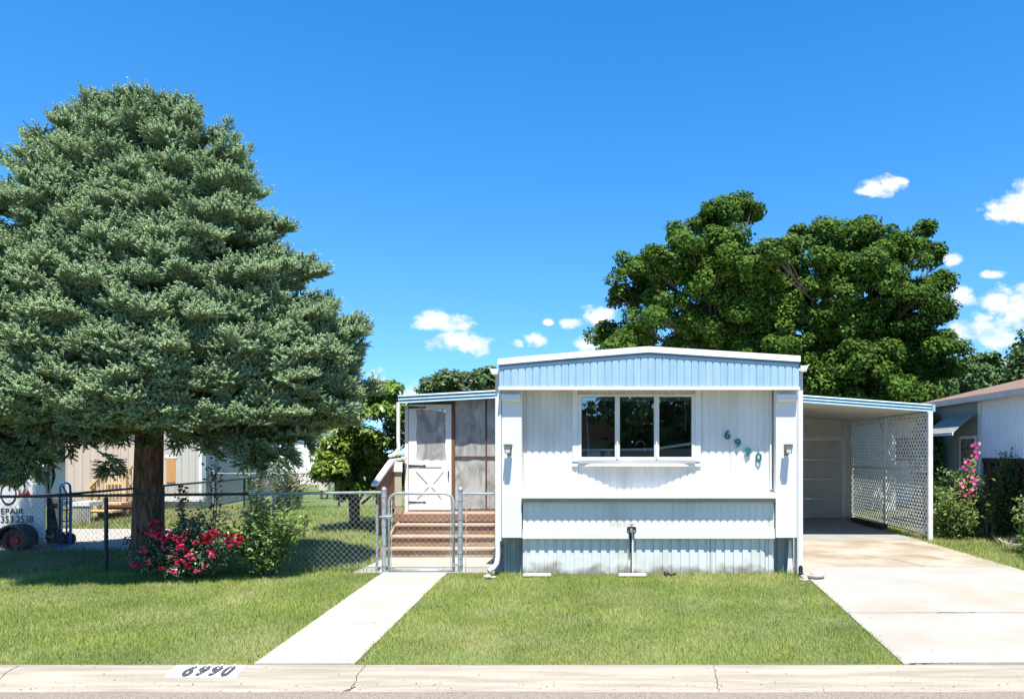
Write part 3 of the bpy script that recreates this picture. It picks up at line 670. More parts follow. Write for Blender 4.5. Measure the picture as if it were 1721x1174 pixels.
# ------------------------------------------------------------ chain link fences
def chain(p0, p1, z0, h, mb, w=.086, r=.0023, gz=None, n=3):
    """diamond mesh from p0 to p1 (2d points), zig-zag wires joined in one mesh"""
    L = math.hypot(p1[0]-p0[0], p1[1]-p0[1]); dx, dy = (p1[0]-p0[0])/L, (p1[1]-p0[1])/L; hw = w/2; rows = int(h/hw)
    for k in range(int(L/hw)):
        pts = []
        for j in range(rows+1):
            s = (k + ((j+k) % 2)) * hw; off = .004*((j % 2)*2-1)
            x = p0[0]+dx*s - dy*off; y = p0[1]+dy*s + dx*off; zz = (gz(x, y) if gz else 0) + z0 + j*(h/rows)
            pts.append((x, y, zz))
        mb.tube(pts, r, n, caps=False)
    return mb
def post(mb, x, y, z0, z1, r=.03, cap=True):
    mb.tube([(x,y,z0),(x,y,z1)], r, 12)
    if cap: mb.lathe([(r*1.12,0),(r*1.12,.02),(r*.8,.045),(0,.055)], (x,y,z1), n=12)
FY = 10.92
ff = thing('chain_link_fence', (-6.6, FY, 0), 'chain-link fence with dark top rail running in front of the big spruce trunk', 'fence')
def fz(x): return 1.185 - .011*(-3.4 - x)
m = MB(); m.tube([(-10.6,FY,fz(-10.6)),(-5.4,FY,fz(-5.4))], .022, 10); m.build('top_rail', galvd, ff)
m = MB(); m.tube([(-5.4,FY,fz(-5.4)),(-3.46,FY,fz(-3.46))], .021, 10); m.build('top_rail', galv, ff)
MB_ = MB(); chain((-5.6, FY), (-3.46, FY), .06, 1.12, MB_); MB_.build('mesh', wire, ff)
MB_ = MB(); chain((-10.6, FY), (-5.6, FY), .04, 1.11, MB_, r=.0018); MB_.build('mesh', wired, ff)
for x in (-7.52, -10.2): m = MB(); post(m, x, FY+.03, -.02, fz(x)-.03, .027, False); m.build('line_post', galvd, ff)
m = MB(); post(m, -5.05, FY+.035, -.02, 1.13, .024, False); m.build('line_post', galv, ff)
def clampband(mb, x, y, zs, r=.036):
    for z in zs: mb.lathe([(r,-.012),(r+.004,-.012),(r+.004,.012),(r,.012)], (x,y,z), n=12)
    return mb
m = MB(); post(m, -3.42, FY, -.06, 1.215, .034); clampband(m, -3.42, FY, (.12,.42,.70,.82,1.13)); m.build('end_post', galv, ff)
m = MB(); post(m, -3.53, FY+.02, -.06, 1.0, .02, False); m.build('brace_post', galv, ff)
gt = thing('chain_link_gate', (-2.93, FY, 0), 'narrow chain-link walk gate with rounded top corners in front of the wooden steps', 'gate')
ga, gb = -3.35, -2.40; zt = 1.17; zb = .03; rr = .13
pts = [(ga,FY,zb),(ga,FY,zt-rr)] + [(ga+rr-rr*math.cos(t),FY,zt-rr+rr*math.sin(t)) for t in np.linspace(.2,math.pi/2,6)] + [(gb-rr+rr*math.sin(t),FY,zt-rr+rr*math.cos(t)) for t in np.linspace(0,math.pi/2-.2,6)] + [(gb,FY,zt-rr),(gb,FY,zb)]
m = MB(); m.tube(pts, .021, 10); m.tube([(ga,FY,zb+.01),(gb,FY,zb+.01)], .018, 10); m.build('gate_frame', galv, gt, smooth=True)
m = MB(); chain((ga+.03,FY), (gb-.02,FY), zb+.02, zt-zb-.05, m); m.tube([(ga+.04,FY,zb),(ga+.04,FY,zt-.06)], .006, 6); m.tube([(gb-.04,FY,zb),(gb-.04,FY,zt-.06)], .006, 6); m.build('mesh', wire, gt)
m = MB(); m.tube([(ga-.13,FY-.03,.83),(ga+.05,FY-.03,.83)], .014, 8); m.box(ga-.03,ga+.035,FY-.035,FY+.03,.80,.86); m.build('latch', galv, gt)
for z in (.12,.55,.98): MB().box(gb-.02, gb+.08, FY-.02, FY+.02, z-.018, z+.018).build('hinge', galv, gt)
sf = thing('chain_link_fence', (-2.0, FY, 0), 'short chain-link fence panel between the walk gate and the white downspout', 'fence')
m = MB(); post(m, -2.30, FY, -.06, 1.215, .036); clampband(m, -2.30, FY, (.12,.30,.55,.80,1.08), .038); m.build('gate_post', galv, sf)
m = MB(); m.tube([(-2.27,FY,1.165),(-1.76,FY,1.165)], .019, 10); m.build('top_rail', galv, sf)
m = MB(); chain((-2.24,FY), (-1.76,FY), .04, 1.12, m); m.tube([(-2.22,FY,.05),(-2.22,FY,1.14)], .006, 6); m.tube([(-1.79,FY,.05),(-1.79,FY,1.14)], .006, 6); m.build('mesh', wire, sf)
# side fence running back, and the far back fence
s2 = thing('chain_link_fence', (-8.4, 15, g(-8.4,15)), 'weathered side fence running back from the corner behind the spruce', 'fence')
sz = lambda y: g(-8.4, y)*.25
m = MB(); m.tube([(-8.4, y, 1.13 + sz(y)) for y in (10.95,13,16,19.6)], .02, 8); m.build('top_rail', galvd, s2)
for y in (13.8, 16.8): m = MB(); post(m, -8.42, y, g(-8.4,y)-.05, 1.12+sz(y), .024, False); m.build('line_post', galvd, s2)
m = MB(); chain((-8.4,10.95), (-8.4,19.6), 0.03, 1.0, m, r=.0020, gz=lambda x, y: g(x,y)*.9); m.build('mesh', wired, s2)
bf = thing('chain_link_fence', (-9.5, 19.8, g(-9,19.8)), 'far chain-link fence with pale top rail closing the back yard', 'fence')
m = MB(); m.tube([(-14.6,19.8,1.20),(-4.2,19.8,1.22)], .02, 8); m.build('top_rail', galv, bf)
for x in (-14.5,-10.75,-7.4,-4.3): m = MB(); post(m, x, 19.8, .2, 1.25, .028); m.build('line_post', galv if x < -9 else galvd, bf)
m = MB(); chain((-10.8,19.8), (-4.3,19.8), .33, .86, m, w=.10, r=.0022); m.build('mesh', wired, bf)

# ------------------------------------------------------------ neighbour's place on the left
beige = mat('beige_board_siding', (.55,.45,.36), (.50,.40,.31), rough=.7, scale=2, stretch=(6,6,.4))
beige2 = mat('pale_greige_siding', (.50,.48,.42), (.45,.43,.37), rough=.7, scale=2, stretch=(6,6,.4))
lh = thing('beige_neighbour_house', (-13, 20, .3), 'beige vertical-sided neighbouring house behind the trailer and timber stairs', 'house')
m = MB(); ribs(m, X(110,19.5), X(262,19.5), .5, 3.3, 19.5, .20, .02, 'board'); m.box(X(110,19.5), X(262,19.5), 19.52, 24, .2, 3.3); m.build('wall', beige, lh)
m = MB(); ribs(m, X(262,19.4), X(336,19.4), .55, 3.3, 19.4, .18, .02, 'board'); m.box(X(262,19.4)+.01, X(336,19.4)-.01, 19.42, 24, .2, 3.3); m.build('side_wall', beige2, lh)
m = MB(); m.box(X(-90,20.2), X(110,20.2), 20.2, 24, .2, 3.3); m.build('recessed_wall', beige2, lh)
MB().box(X(334,19.3), X(339,19.3), 19.3, 19.5, .55, 3.3).build('corner_trim', wallw, lh)
MB().box(X(262,19.3), X(340,19.3), 19.33, 19.39, .50, .62).build('base_trim', wallw, lh)
m = MB(); m.box(X(90,19.9), X(104,19.9), 20.1, 20.19, 1.6, 2.1); m.box(X(72,19.9), X(112,19.9), 20.02, 20.15, 1.50, 1.62); m.build('window', mat('dark_window', (.05,.06,.07), rough=.2), lh)
MB().prism([(-19.2,3.3),(-10.6,3.3),(-11.4,3.9),(-17.4,3.9)], lambda a, b: (a, 19.0, b), lambda a, b: (a, 24.2, b)).build('roof', mat('grey_shingle', (.25,.24,.22)), lh)
dd = MB(); dd.box(X(273,19.2), X(288,19.2), 19.36, 19.395, 1.0, 1.62); d_ = dd.build('door_panel', mat('orange_wood', (.55,.30,.12), (.42,.22,.08), rough=.6, scale=3, stretch=(12,1,.3)), lh)
MB().box(X(270,19.2), X(291,19.2), 19.365, 19.392, 1.625, 1.70).build('door_frame', wallw, lh)
pine = mat('new_yellow_pine', (.66,.47,.26), (.55,.36,.18), rough=.7, scale=3, stretch=(1,1,.4))
st = thing('timber_stairs', (X(185,18), 18, .25), 'new yellow timber staircase with slatted handrail beside the beige house', 'stairs')
D1 = 18.0; b0 = g(-12, 18)
def q(px, py, D=D1): return P(px, py, D)
m = MB(); m.bar(q(146,822), q(180,787), .09, .07); m.bar(q(180,787), q(222,785), .08, .06); m.bar(q(178,812), q(222,812), .05,.05); m.build('handrail', pine, st)
m = MB()
for i, px in enumerate(range(152, 222, 6)):
    t = min(1, (px-146)/34); top = 822 - 35*t; m.box(X(px,D1)-.022, X(px,D1)+.022, D1+.02, D1+.05, Z(862-22*t,D1), Z(top,D1))
m.build('baluster', pine, st)
m = MB(); m.box(X(152,D1)-.05, X(152,D1)+.05, D1-.06, D1+.04, b0-.05, Z(820,D1)); m.build('post', pine, st)
MB().box(X(172,D1)-.05, X(172,D1)+.05, D1-.25, D1-.15, b0-.05, Z(833,D1)).build('post', pine, st)
MB().box(X(215,D1)-.05, X(215,D1)+.05, D1-.15, D1-.05, b0-.05, Z(800,D1)).build('post', pine, st)
for i, (py, dz) in enumerate(((847,.35),(858.5,0.18))):
    MB().box(X(168,17.6), X(213,17.6), 17.4+i*-.3, 17.75-i*.3, Z(py,17.6), Z(py-3.5,17.6)).build('tread', pine, st)
    MB().box(X(169,17.6), X(212,17.6), 17.80-i*.3, 17.82-i*.3, Z(py+10,17.6), Z(py,17.6)-.005).build('riser', mat('dark_red_riser', (.20,.07,.04)), st)
m = MB(); m.bar(q(160,862), q(178,833), .04,.12,(0,1,0)); m.box(X(176,D1), X(214,D1), D1+.2, D1+1.3, Z(835,D1), Z(829,D1)); m.build('stringer', pine, st)
# white building far behind
fb = thing('long_white_building', (-13, 31, .5), 'long plain white metal building behind the back fence and the spruce', 'building')
m = MB(); ribs(m, -19, X(552,30), .3, 2.75, 29.98, .3, .02, 'board'); m.box(-19, X(552,30), 30, 37, .3, 2.75); m.build('wall', mat('bright_white_wall', (.84,.84,.82), (.80,.80,.78)), fb)
m = MB(); m.prism([(29.7,2.76),(37.3,2.76),(33.5,2.95)], lambda y, z: (-19.2, y, z), lambda y, z: (X(556,30), y, z)); m.build('roof', mat('white_metal_roof', (.78,.78,.77)), fb)
b2 = thing('grey_green_shed', (-12.9, 24, .5), 'low grey-green ribbed shed standing behind the back fence', 'shed')
m = MB(); ribs(m, X(352,24), X(398,24), .3, Z(797,24), 24, .12, .02, 'wave'); m.box(X(352,24)+.01, X(398,24)-.01, 24.01, 25.2, .3, Z(797,24)-.01); m.build('wall', mat('grey_green_ribbed', (.30,.36,.33), (.24,.29,.27)), b2)
MB().box(X(350,24), X(400,24), 23.9, 25.3, Z(797,24), Z(793.5,24)).build('roof', blued, b2)
b3 = thing('cream_utility_box', P(542,830,22), 'small cream utility box on posts behind the back fence near the small tree', 'utility box')
m = MB(); m.box(X(536,22), X(550,22), 22, 22.3, Z(824,22), Z(806,22)); m.build('cabinet', mat('cream_box', (.70,.66,.52)), b3, bevel=.01)
MB().box(X(534,22), X(552,22), 21.97, 22.33, Z(806,22)+.002, Z(803,22)).build('lid', mat('grey_lid', (.3,.3,.28)), b3)
m = MB(); m.tube([(X(538,22),22.1,.2),(X(538,22),22.1,Z(824,22))], .03, 6); m.tube([(X(548,22),22.1,.2),(X(548,22),22.1,Z(824,22))], .03, 6); m.build('leg', galvd, b3)
# red hanging sign and red lantern seen past the house corner
sg = thing('red_sign_bracket', P(352,790,20.5), 'red bracket arm with a small red board and planter hanging by the beige house corner', 'sign')
redm = mat('sun_faded_red', (.55,.06,.04), (.42,.04,.03), rough=.5)
m = MB(); m.tube([P(337,763,20.5), P(350,761,20.5), P(362,763,20.5), P(368,763,20.5)], .02, 6); m.tube([P(338,760,20.5), (X(338,20.5),20.5,.4)], .025, 6); m.build('bracket', redm, sg)
m = MB(); m.prism([(337,778),(341,775),(351,775),(350,781),(344,790),(337,790)], lambda a, b: P(a,b,20.45), lambda a, b: P(a,b,20.65)); m.build('planter', redm, sg)
m = MB(); m.box(X(350,20.5), X(366,20.5), 20.44, 20.47, Z(794,20.5), Z(786,20.5)); bd = m.build('board', redm, sg)
m = MB(); m.box(X(351.5,20.5), X(362,20.5), 20.432, 20.436, Z(791.6,20.5), Z(788.6,20.5)); m.build('board_face', mat('pale_red_board', (.75,.55,.52)), bd)

# ------------------------------------------------------------ trailer, hand truck and odds by the drive
tr = thing('white_work_trailer', (-11.2, 13.0, g(-11,13)), 'white enclosed work trailer with black lettering, black fender and red-rimmed wheel', 'trailer')
TD = 13.0
tw = mat('trailer_white_skin', (.62,.63,.63), (.55,.56,.56), rough=.4)
tx1 = X(77, TD); tx0 = tx1 - 2.9
m = MB(); m.prism([(tx0,TD),(tx1,TD),(X(74,14.5),14.5),(tx0,14.5)], lambda a, b: (a, b, Z(905,TD)), lambda a, b: (a, b, Z(782,TD))); body = m.build('body', tw, tr, bevel=.03)
rub = mat('black_rubber', (.035,.033,.03), (.06,.055,.05), rough=.85, scale=9)
def arc(px, py, r0, r1, D, n=16, a0=0, a1=math.pi):
    c = P(px, py, D); o_ = []
    for t in np.linspace(a0, a1, n): o_.append((c[0]+r1*math.cos(t), c[2]+r1*math.sin(t)))
    for t in np.linspace(a1, a0, n): o_.append((c[0]+r0*math.cos(t), c[2]+r0*math.sin(t)))
    return o_
fp = arc(30, 906, .235, .27, TD-.12, a0=.0, a1=math.pi); 
m = MB()
for i in range(15):
    a, b = fp[i], fp[i+1]; c, d = fp[30-i], fp[31-i]
    m.prism([a, b, c, d], lambda x, z: (x, TD-.28, z), lambda x, z: (x, TD-.002, z))
cc = P(30,906,TD-.12); m.box(cc[0]+.235, cc[0]+.272, TD-.28, TD-.01, cc[2]-.10, cc[2]+.01); m.build('fender', mat('black_fender', (.03,.03,.032), rough=.35), tr)
def wheel(px, py, r, D, w, parent, rimm, name='wheel', zc=None):
    c = Vector(P(px, py, D)); 
    if zc is not None: c.z = zc
    t = MB(); t.lathe([(r*.60,-w/2),(r*.86,-w/2),(r*.97,-w*.36),(r,-w*.2),(r,w*.2),(r*.97,w*.36),(r*.86,w/2),(r*.60,w/2)], c, 'Y', 28); t.lathe([(r*.60,w/2),(r*.60,-w/2)], c, 'Y', 28)
    to = t.build(name, rub, parent, smooth=False)
    k = MB(); k.lathe([(r*.60,-w*.42),(r*.54,-w*.46),(r*.50,-w*.25),(r*.30,-w*.2),(r*.26,-w*.34),(r*.10,-w*.36),(0,-w*.36)], c, 'Y', 24)
    for i in range(5): a = i*2*math.pi/5; k.lathe([(r*.035,-w*.40),(0,-w*.42)], c + Vector((r*.2*math.cos(a), 0, r*.2*math.sin(a))), 'Y', 6)
    k.build('rim', rimm, to); return to
wheel(30, 908, .235, 12.86, .15, tr, mat('dark_red_rim', (.33,.03,.03), (.22,.02,.02), rough=.5))
wheel(87, 897, .125, 13.2, .08, tr, mat('pale_blue_hub', (.35,.52,.66), rough=.4), 'jack_wheel')
m = MB(); m.bar(P(50,896,13.1), P(86,895,13.1), .07, .07); m.build('drawbar', dark, tr)
bl = mat('black_lettering', (.015,.015,.017), rough=.5); rd = mat('red_lettering', (.45,.02,.03), rough=.5)
def tl(s, x0, x1, y0, y1, mt, bold=.03):
    a = X(x0, TD); w = X(x1, TD) - a; b = Z(y1, TD); h = Z(y0, TD) - b
    text_part(s, 'lettering', mt, body, w, h, lambda p, q_, t: (a+p, TD-.004-t, b+q_), thick=.004, bold=bold)
tl('EPAIR', 2, 40, 853.5, 863, bl, .0); tl('353.2538', 2, 56.5, 866, 877.5, bl, .0); tl('HA', 31.5, 53.5, 823, 834.5, rd, .035)
for s, px, py, ang in (('H', 2.5, 811, .55), ('O', 10, 806, .3), ('M', 19, 804.5, .0), ('E', 27, 808, -.4)):
    def mp(p, q_, t, px=px, py=py, ang=ang):
        ca, sa = math.cos(ang), math.sin(ang); c = P(px, py, TD); p -= .035; q_ -= .045
        return (c[0] + p*ca - q_*sa, TD-.004-t, c[2] + p*sa + q_*ca)
    text_part(s, 'lettering', bl, body, .06, .085, mp, thick=.004)
m = MB(); c = P(14.5, 829, TD); ri, ro = .118, .142
for i in range(32):
    a, b = 2*math.pi*i/32, 2*math.pi*(i+1)/32
    m.add([(c[0]+r*math.cos(t), TD-.006, c[2]+r*1.42*math.sin(t)) for r, t in ((ri,a),(ro,a),(ro,b),(ri,b))], [(0,1,2,3)])
em = m.build('round_emblem', bl, body); em.modifiers.new('s','SOLIDIFY').thickness = .003
# bundle of ropes and hoses on the trailer corner
hb = thing('hose_bundle', P(84,790,12.95), 'bundle of white and green hoses hanging from the trailer corner', 'hoses')
cols = [mat('white_hose', (.70,.66,.60)), mat('green_hose', (.03,.16,.10), rough=.4), mat('pink_rope', (.50,.25,.22)), mat('black_hose', (.04,.05,.05))]
for k, (mt_, n_) in enumerate(zip(cols, (9, 6, 4, 4))):
    m = MB()
    for i in range(n_):
        o1 = rnd.uniform(-7, 5) + (3 if k in (1,3) else -2); zb = rnd.uniform(812, 833); yy = 12.9 + rnd.uniform(-.06,.06)
        m.tube([P(84+rnd.uniform(-2,2),768,yy), P(84+o1*.7,780,yy-.03), P(84+o1*1.15,800,yy-.03), P(83+o1*.6,zb,yy)], rnd.uniform(.008,.013), 6)
    m.build('hose', mt_, hb, smooth=True)
m = MB(); m.tube([P(84,768,12.96), P(84,768,13.2), P(84,790,13.2)], .02, 6); m.box(X(76,12.97),X(90,12.97),12.97,13.0,Z(772,13),Z(765,13)); m.build('hook', redm, hb)
gb_ = thing('grey_cabinet', P(87,880,13.6), 'dark grey metal cabinet standing between the trailer and blue hand truck', 'cabinet')
MB().box(X(78,13.6), X(98,13.6), 13.6, 13.72, g(-10,13.6), Z(836,13.6)).build('body', mat('dark_grey_paint', (.12,.135,.13), (.08,.09,.09), scale=6), gb_, bevel=.01)
m = MB(); m.box(X(84,13.6), X(93,13.6), 13.58, 13.598, Z(872,13.6), Z(860,13.6)); m.box(X(90,13.6), X(98,13.6)-.01, 13.585, 13.598, Z(850,13.6), Z(845,13.6)); m.build('vent', dark, gb_)
ht = thing('blue_hand_truck', P(110,908,13.4), 'blue tubular hand truck standing upright on the gravel drive', 'hand truck')
bluep = mat('bright_blue_paint', (.03,.20,.55), (.02,.15,.44), rough=.35)
h0 = g(-10,13.4); a, b = X(101,13.4), X(118,13.4); zt_ = Z(811,13.4)
m = MB(); m.tube([(a,13.4,h0+.03),(a,13.4,zt_-.06),(a+.02,13.4,zt_-.02),(a+.06,13.4,zt_),(b-.06,13.4,zt_),(b-.02,13.4,zt_-.02),(b,13.4,zt_-.06),(b,13.4,h0+.03)], .018, 8)
m.tube([(a+.05,13.49,h0+.15),(a+.05,13.5,zt_-.2),(a+.03,13.42,zt_-.05)], .014, 8); m.tube([(b-.05,13.49,h0+.15),(b-.05,13.5,zt_-.2),(b-.03,13.42,zt_-.05)], .014, 8); m.build('frame', bluep, ht, smooth=True)
m = MB()
for z in (.25,.45,.65,.85): m.bar((a,13.4,h0+z),(b,13.4,h0+z),.03,.02)
m.build('crossbar', bluep, ht); MB().box(a-.02,b+.02,13.2,13.4,h0+.012,h0+.03).build('toe_plate', bluep, ht)
for px in (103, 117): wheel(px, 897, .11, 13.55, .06, ht, bluep, zc=h0+.12)
wb = thing('white_bench', P(130,850,16.5), 'low white slab bench on stacked grey pickets beside the timber stairs', 'bench')
MB().box(X(120,16.5), X(150,16.5), 16.5, 17.0, Z(850,16.5), Z(843,16.5)).build('slab', wallw, wb)
m = MB()
for i in range(10): x = X(121+i*3,16.5); m.box(x, x+.028, 16.52, 16.55, g(-11,16.5), Z(850,16.5)-.003)
m.build('picket', mat('grey_pickets', (.42,.40,.37), (.25,.23,.21)), wb)
# ------------------------------------------------------------ neighbour house on the right
rh = thing('grey_green_neighbour_house', (10, 16, 0), 'grey-green neighbouring house with brown shingle roof and white ribbed panel, far right', 'house')
gg = mat('grey_green_lap_siding', (.27,.33,.31), (.23,.28,.265), rough=.6, scale=2)
RX = 8.0
m = MB()
z = .95
while z < 2.9:
    m.prism([(RX, z), (RX-.012, z), (RX, z+.115)], lambda a, b: (a, 16.45, b), lambda a, b: (a, 19.0, b)); z += .115
m.box(RX+.002, 15.5, 16.45, 19.0, .3, 2.93); m.build('siding_wall', gg, rh)
m = MB(); 
y = 8.0
vs = []; fs = []; yy = 8.0; i = 0
while yy < 16.42:
    vs += [(RX - .02*(.5-.5*math.cos(2*math.pi*(yy-8)/.105)), yy, 1.655), (RX - .02*(.5-.5*math.cos(2*math.pi*(yy-8)/.105)), yy, 2.93)]
    if i: k = 2*i; fs.append((k-2, k-1, k+1, k))
    yy += .0131; i += 1
m.add(vs, fs); m.build('ribbed_panel', mat('white_ribbed_panel', (.80,.82,.86), (.74,.76,.80), rough=.45), rh)
MB().box(RX-.03, RX+.03, 16.30, 16.44, .0, 2.92).build('corner_post', white, rh)
MB().box(RX-.02, RX+.0, 16.46, 19.0, .0, .94).box(RX-.0, RX+.02, 8.0, 16.3, 1.55, 1.65).build('dark_wood_skirt', mat('dark_brown_boards', (.10,.045,.03), (.06,.03,.02), rough=.8, scale=6), rh)
bw = mat('dark_brown_lattice', (.13,.055,.035), (.09,.04,.025), rough=.8)
m = MB()
for y in (8.5, 10.2, 11.9, 13.6, 14.9, 16.0): m.box(RX-.005, RX+.08, y-.05, y+.05, .0, 1.55)
m.box(RX-.0, RX+.06, 8, 16.2, .74, .80); m.build('porch_post', bw, rh)
lattice(8.1, 16.2, .80, 1.55, RX+.03, 'brown_lattice', .12, .035, .006, bw, rh)
MB().box(RX+.02, RX+.06, 8, 16.2, .0, .72).build('beige_skirting', mat('beige_skirt', (.38,.36,.27), (.33,.31,.23)), rh)
MB().box(RX-.01, RX+.075, 8, 16.0, .685, .735).build('skirting_cap', mat('cream_cap', (.55,.50,.34)), rh)
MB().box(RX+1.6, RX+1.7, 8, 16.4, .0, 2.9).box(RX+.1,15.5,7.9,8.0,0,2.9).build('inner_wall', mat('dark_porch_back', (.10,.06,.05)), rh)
rf = mat('brown_shingle_roof', (.26,.17,.125), (.12,.08,.06), rough=.9, scale=22, detail=3, bump=.5, bscale=30)
m = MB(); m.prism([(RX-.30,2.93),(RX-.30,3.0),(11.7,3.95),(15.6,3.0),(15.6,2.93)], lambda a, b: (a, 7.8, b), lambda a, b: (a, 19.4, b)); m.build('roof', rf, rh)
MB().box(RX-.40, RX-.303, 7.8, 19.4, 2.86, 2.98).build('gutter', mat('pale_taupe_gutter', (.50,.46,.41)), rh)
MB().box(RX-.29, RX+.02, 7.82, 19.3, 2.905, 2.927).build('soffit', mat('brown_soffit', (.28,.23,.20)), rh)
# window and awning
rw = MB().box(RX-.035, RX-.014, 16.5, 17.3, 1.35, 2.15).build('window', wallw, rh); MB().box(RX-.042, RX-.037, 16.57, 17.23, 1.42, 2.08).build('pane', mat('dark_pane', (.02,.025,.03), rough=.08), rw)
m = MB()
for i in range(10):
    t0, t1 = i/10, (i+1)/10; f = lambda t: (RX-.03-.55*t**.9, 2.62-.42*t**1.25)
    (xa, za), (xb, zb) = f(t0), f(t1)
    m.add([(xa,16.42,za),(xa,17.9,za),(xb,17.9,zb+.012),(xb,16.42,zb+.012),(xa,16.42,za-.01),(xa,17.9,za-.01),(xb,17.9,zb),(xb,16.42,zb)], [(0,1,2,3),(7,6,5,4),(0,4,5,1),(1,5,6,2),(2,6,7,3),(3,7,4,0)])
aw = m.build('awning', mat('grey_slat_awning', (.38,.375,.34), (.30,.295,.27)), rh); MB().box(RX-.61, RX-.585, 16.40, 17.92, 2.15, 2.215).build('awning_edge', wallw, aw)
m = MB(); m.tube([(RX-.07,18.95,2.9),(RX-.07,18.95,.1)], .035, 8); m.build('downspout', wallw, rh)
m = MB(); m.tube([(RX-.12,16.9,.6),(RX-.12,16.9,.05)], .04, 8); m.build('pvc_pipe', wallw, rh)
# pale house seen through the lattice
r2 = thing('white_far_house', (10.4, 26, 0), 'pale house with a wide dark window seen through the white lattice', 'house')
m = MB(); m.box(8.3, 15, 26, 34, 0, 2.9); m.build('wall', mat('pale_bluish_wall', (.70,.73,.76)), r2)
m = MB(); m.box(9.25, 10.55, 25.97, 25.995, 1.45, 2.35); w_ = m.build('window', wallw, r2)
m = MB(); m.box(9.3, 9.88, 25.95, 25.966, 1.5, 2.3); m.box(9.92, 10.5, 25.95, 25.966, 1.5, 2.3); m.build('pane', mat('dark_pane_far', (.04,.045,.05), rough=.1), w_)
MB().prism([(8.0,2.9),(15.3,2.9),(11.6,3.7)], lambda a, b: (a, 25.6, b), lambda a, b: (a, 34, b)).build('roof', mat('far_grey_roof', (.33,.31,.29)), r2)
r3 = thing('white_garden_wall', (7.3, 24, 0), 'plain bright white shed wall seen through the far half of the lattice', 'shed')
m = MB(); m.box(6.8, 8.62, 23.0, 25.5, 0, 2.6); m.build('wall', mat('bright_white_shed', (.84,.84,.83)), r3)
MB().prism([(6.7,2.6),(8.7,2.6),(7.7,2.85)], lambda a, b: (a, 22.9, b), lambda a, b: (a, 25.6, b)).build('roof', mat('shed_roof', (.55,.54,.52)), r3)

# ------------------------------------------------------------ small things on the ground
ps = mat('painted_white_patch', (.80,.80,.80), (.74,.74,.73), rough=.7, scale=12)
m = MB(); vs = []; fs = []
yl = [6.785,6.86,6.92,6.97,6.99]
for i, y in enumerate(yl):
    vs += [(-4.13, y, kz(y)+.003), (-3.48, y, kz(y)+.003)]
    if i: k = 2*i; fs.append((k-2,k-1,k+1,k))
m.add(vs, fs); pt = m.build('kerb_number_patch', ps, origin=(-3.8,6.88,-.23)); setp(pt, 'white painted patch with stencilled house number 6990 on the kerb', 'painted number')
grayp = mat('charcoal_stencil_paint', (.10,.10,.105), (.16,.16,.165), rough=.8, scale=20)
for i, ch in enumerate('6990'):
    x0 = -4.0 + i*.118
    o = text_part(ch, 'stencil_digit', grayp, pt, .092, .165, lambda a, b, t, x0=x0: (x0 + a + b*.12, 6.785+b, kz(6.785+b)+.015), thick=0, bold=.05)
    c = x0 + .052
    m = MB(); m.add([(c-.005+.012*0, 6.82, kz(6.82)+.016), (c+.005, 6.82, kz(6.82)+.016), (c+.022, 6.965, kz(6.965)+.018), (c+.012, 6.965, kz(6.965)+.018)], [(0,1,2,3)]); m.build('stencil_gap', ps, pt)
for (x0, x1, lab) in ((880,926,'short white board lying in the grass below the left half of the skirting'), (1040,1086,'short white board lying in the grass under the garden tap')):
    D_ = 10.62; m = MB(); m.box(X(x0,D_), X(x1,D_), D_-.04, D_+.04, .01, .04); o = m.build('white_board', mat('white_board_paint', (.78,.78,.76)), origin=((X(x0,D_)+X(x1,D_))/2, D_, 0), bevel=.004); setp(o, lab, 'board')
def rock(loc, r, lab, seed, mt):
    bm = bmesh.new(); bmesh.ops.create_icosphere(bm, subdivisions=3, radius=1); R_ = random.Random(seed)
    ph = [R_.uniform(0, 6) for _ in range(6)]
    for v in bm.verts:
        n = v.co.copy(); k = 1 + .18*math.sin(3*n.x+ph[0])*math.cos(2.5*n.y+ph[1]) + .12*math.sin(5*n.z+ph[2]) + .07*math.sin(9*n.x+7*n.y+ph[3])
        v.co = Vector((n.x*r[0]*k, n.y*r[1]*k, n.z*r[2]*k)) + Vector(loc)
    me = bpy.data.meshes.new('rock'); bm.to_mesh(me); bm.free(); o = link_mesh('rock', me, mt, origin=loc); setp(o, lab, 'rock')
rk = mat('tan_rock', (.46,.42,.36), (.33,.29,.24), rough=.9, scale=9, bump=.4)
rock((2.80,10.45,.045), (.10,.06,.06), 'larger tan rock beside the black downspout outlet at the driveway corner', 3, rk)
rock((2.68,10.56,.02), (.07,.05,.035), 'flat grey rock touching the black downspout outlet', 4, rk)
rock((2.62,10.40,.0), (.06,.045,.03), 'small pale rock at the tip of the lawn beside the driveway', 6, rk)
rock((-1.83,10.50,.02), (.05,.04,.035), 'pale rock in the grass below the left downspout elbow', 8, mat('chalky_rock', (.66,.65,.62), (.5,.49,.46), rough=.9, scale=10))
rock((-1.74,10.47,.015), (.035,.03,.025), 'smallest pale pebble in the grass near the left downspout', 9, rk)
m = MB(); m.tube([P(1115,965,10.6), P(1122,963,10.6), P(1128,966,10.6), P(1136,963,10.6)], [.016,.022,.014,.018], 8); m.tube([P(1117,960,10.6), P(1120,967,10.55)], .015, 6); o = m.build('hose_nozzle', dark, origin=P(1125,966,10.6)); setp(o, 'black hose nozzle lying in the grass at the foot of the skirting', 'hose nozzle')
m = MB()
for k in range(3): m.tube([(7.55+.28*math.cos(t)*(1+.1*k), 13.9+.45*math.sin(t)*(1+.05*k), .05+.03*k+.02*math.sin(3*t)) for t in np.linspace(0, 6.2, 26)], .012, 6)
o = m.build('garden_hose', mat('pale_hose', (.50,.50,.46), rough=.5), origin=(7.55,13.9,0)); setp(o, 'pale coiled garden hose lying by the brown lattice of the right-hand house', 'hose')
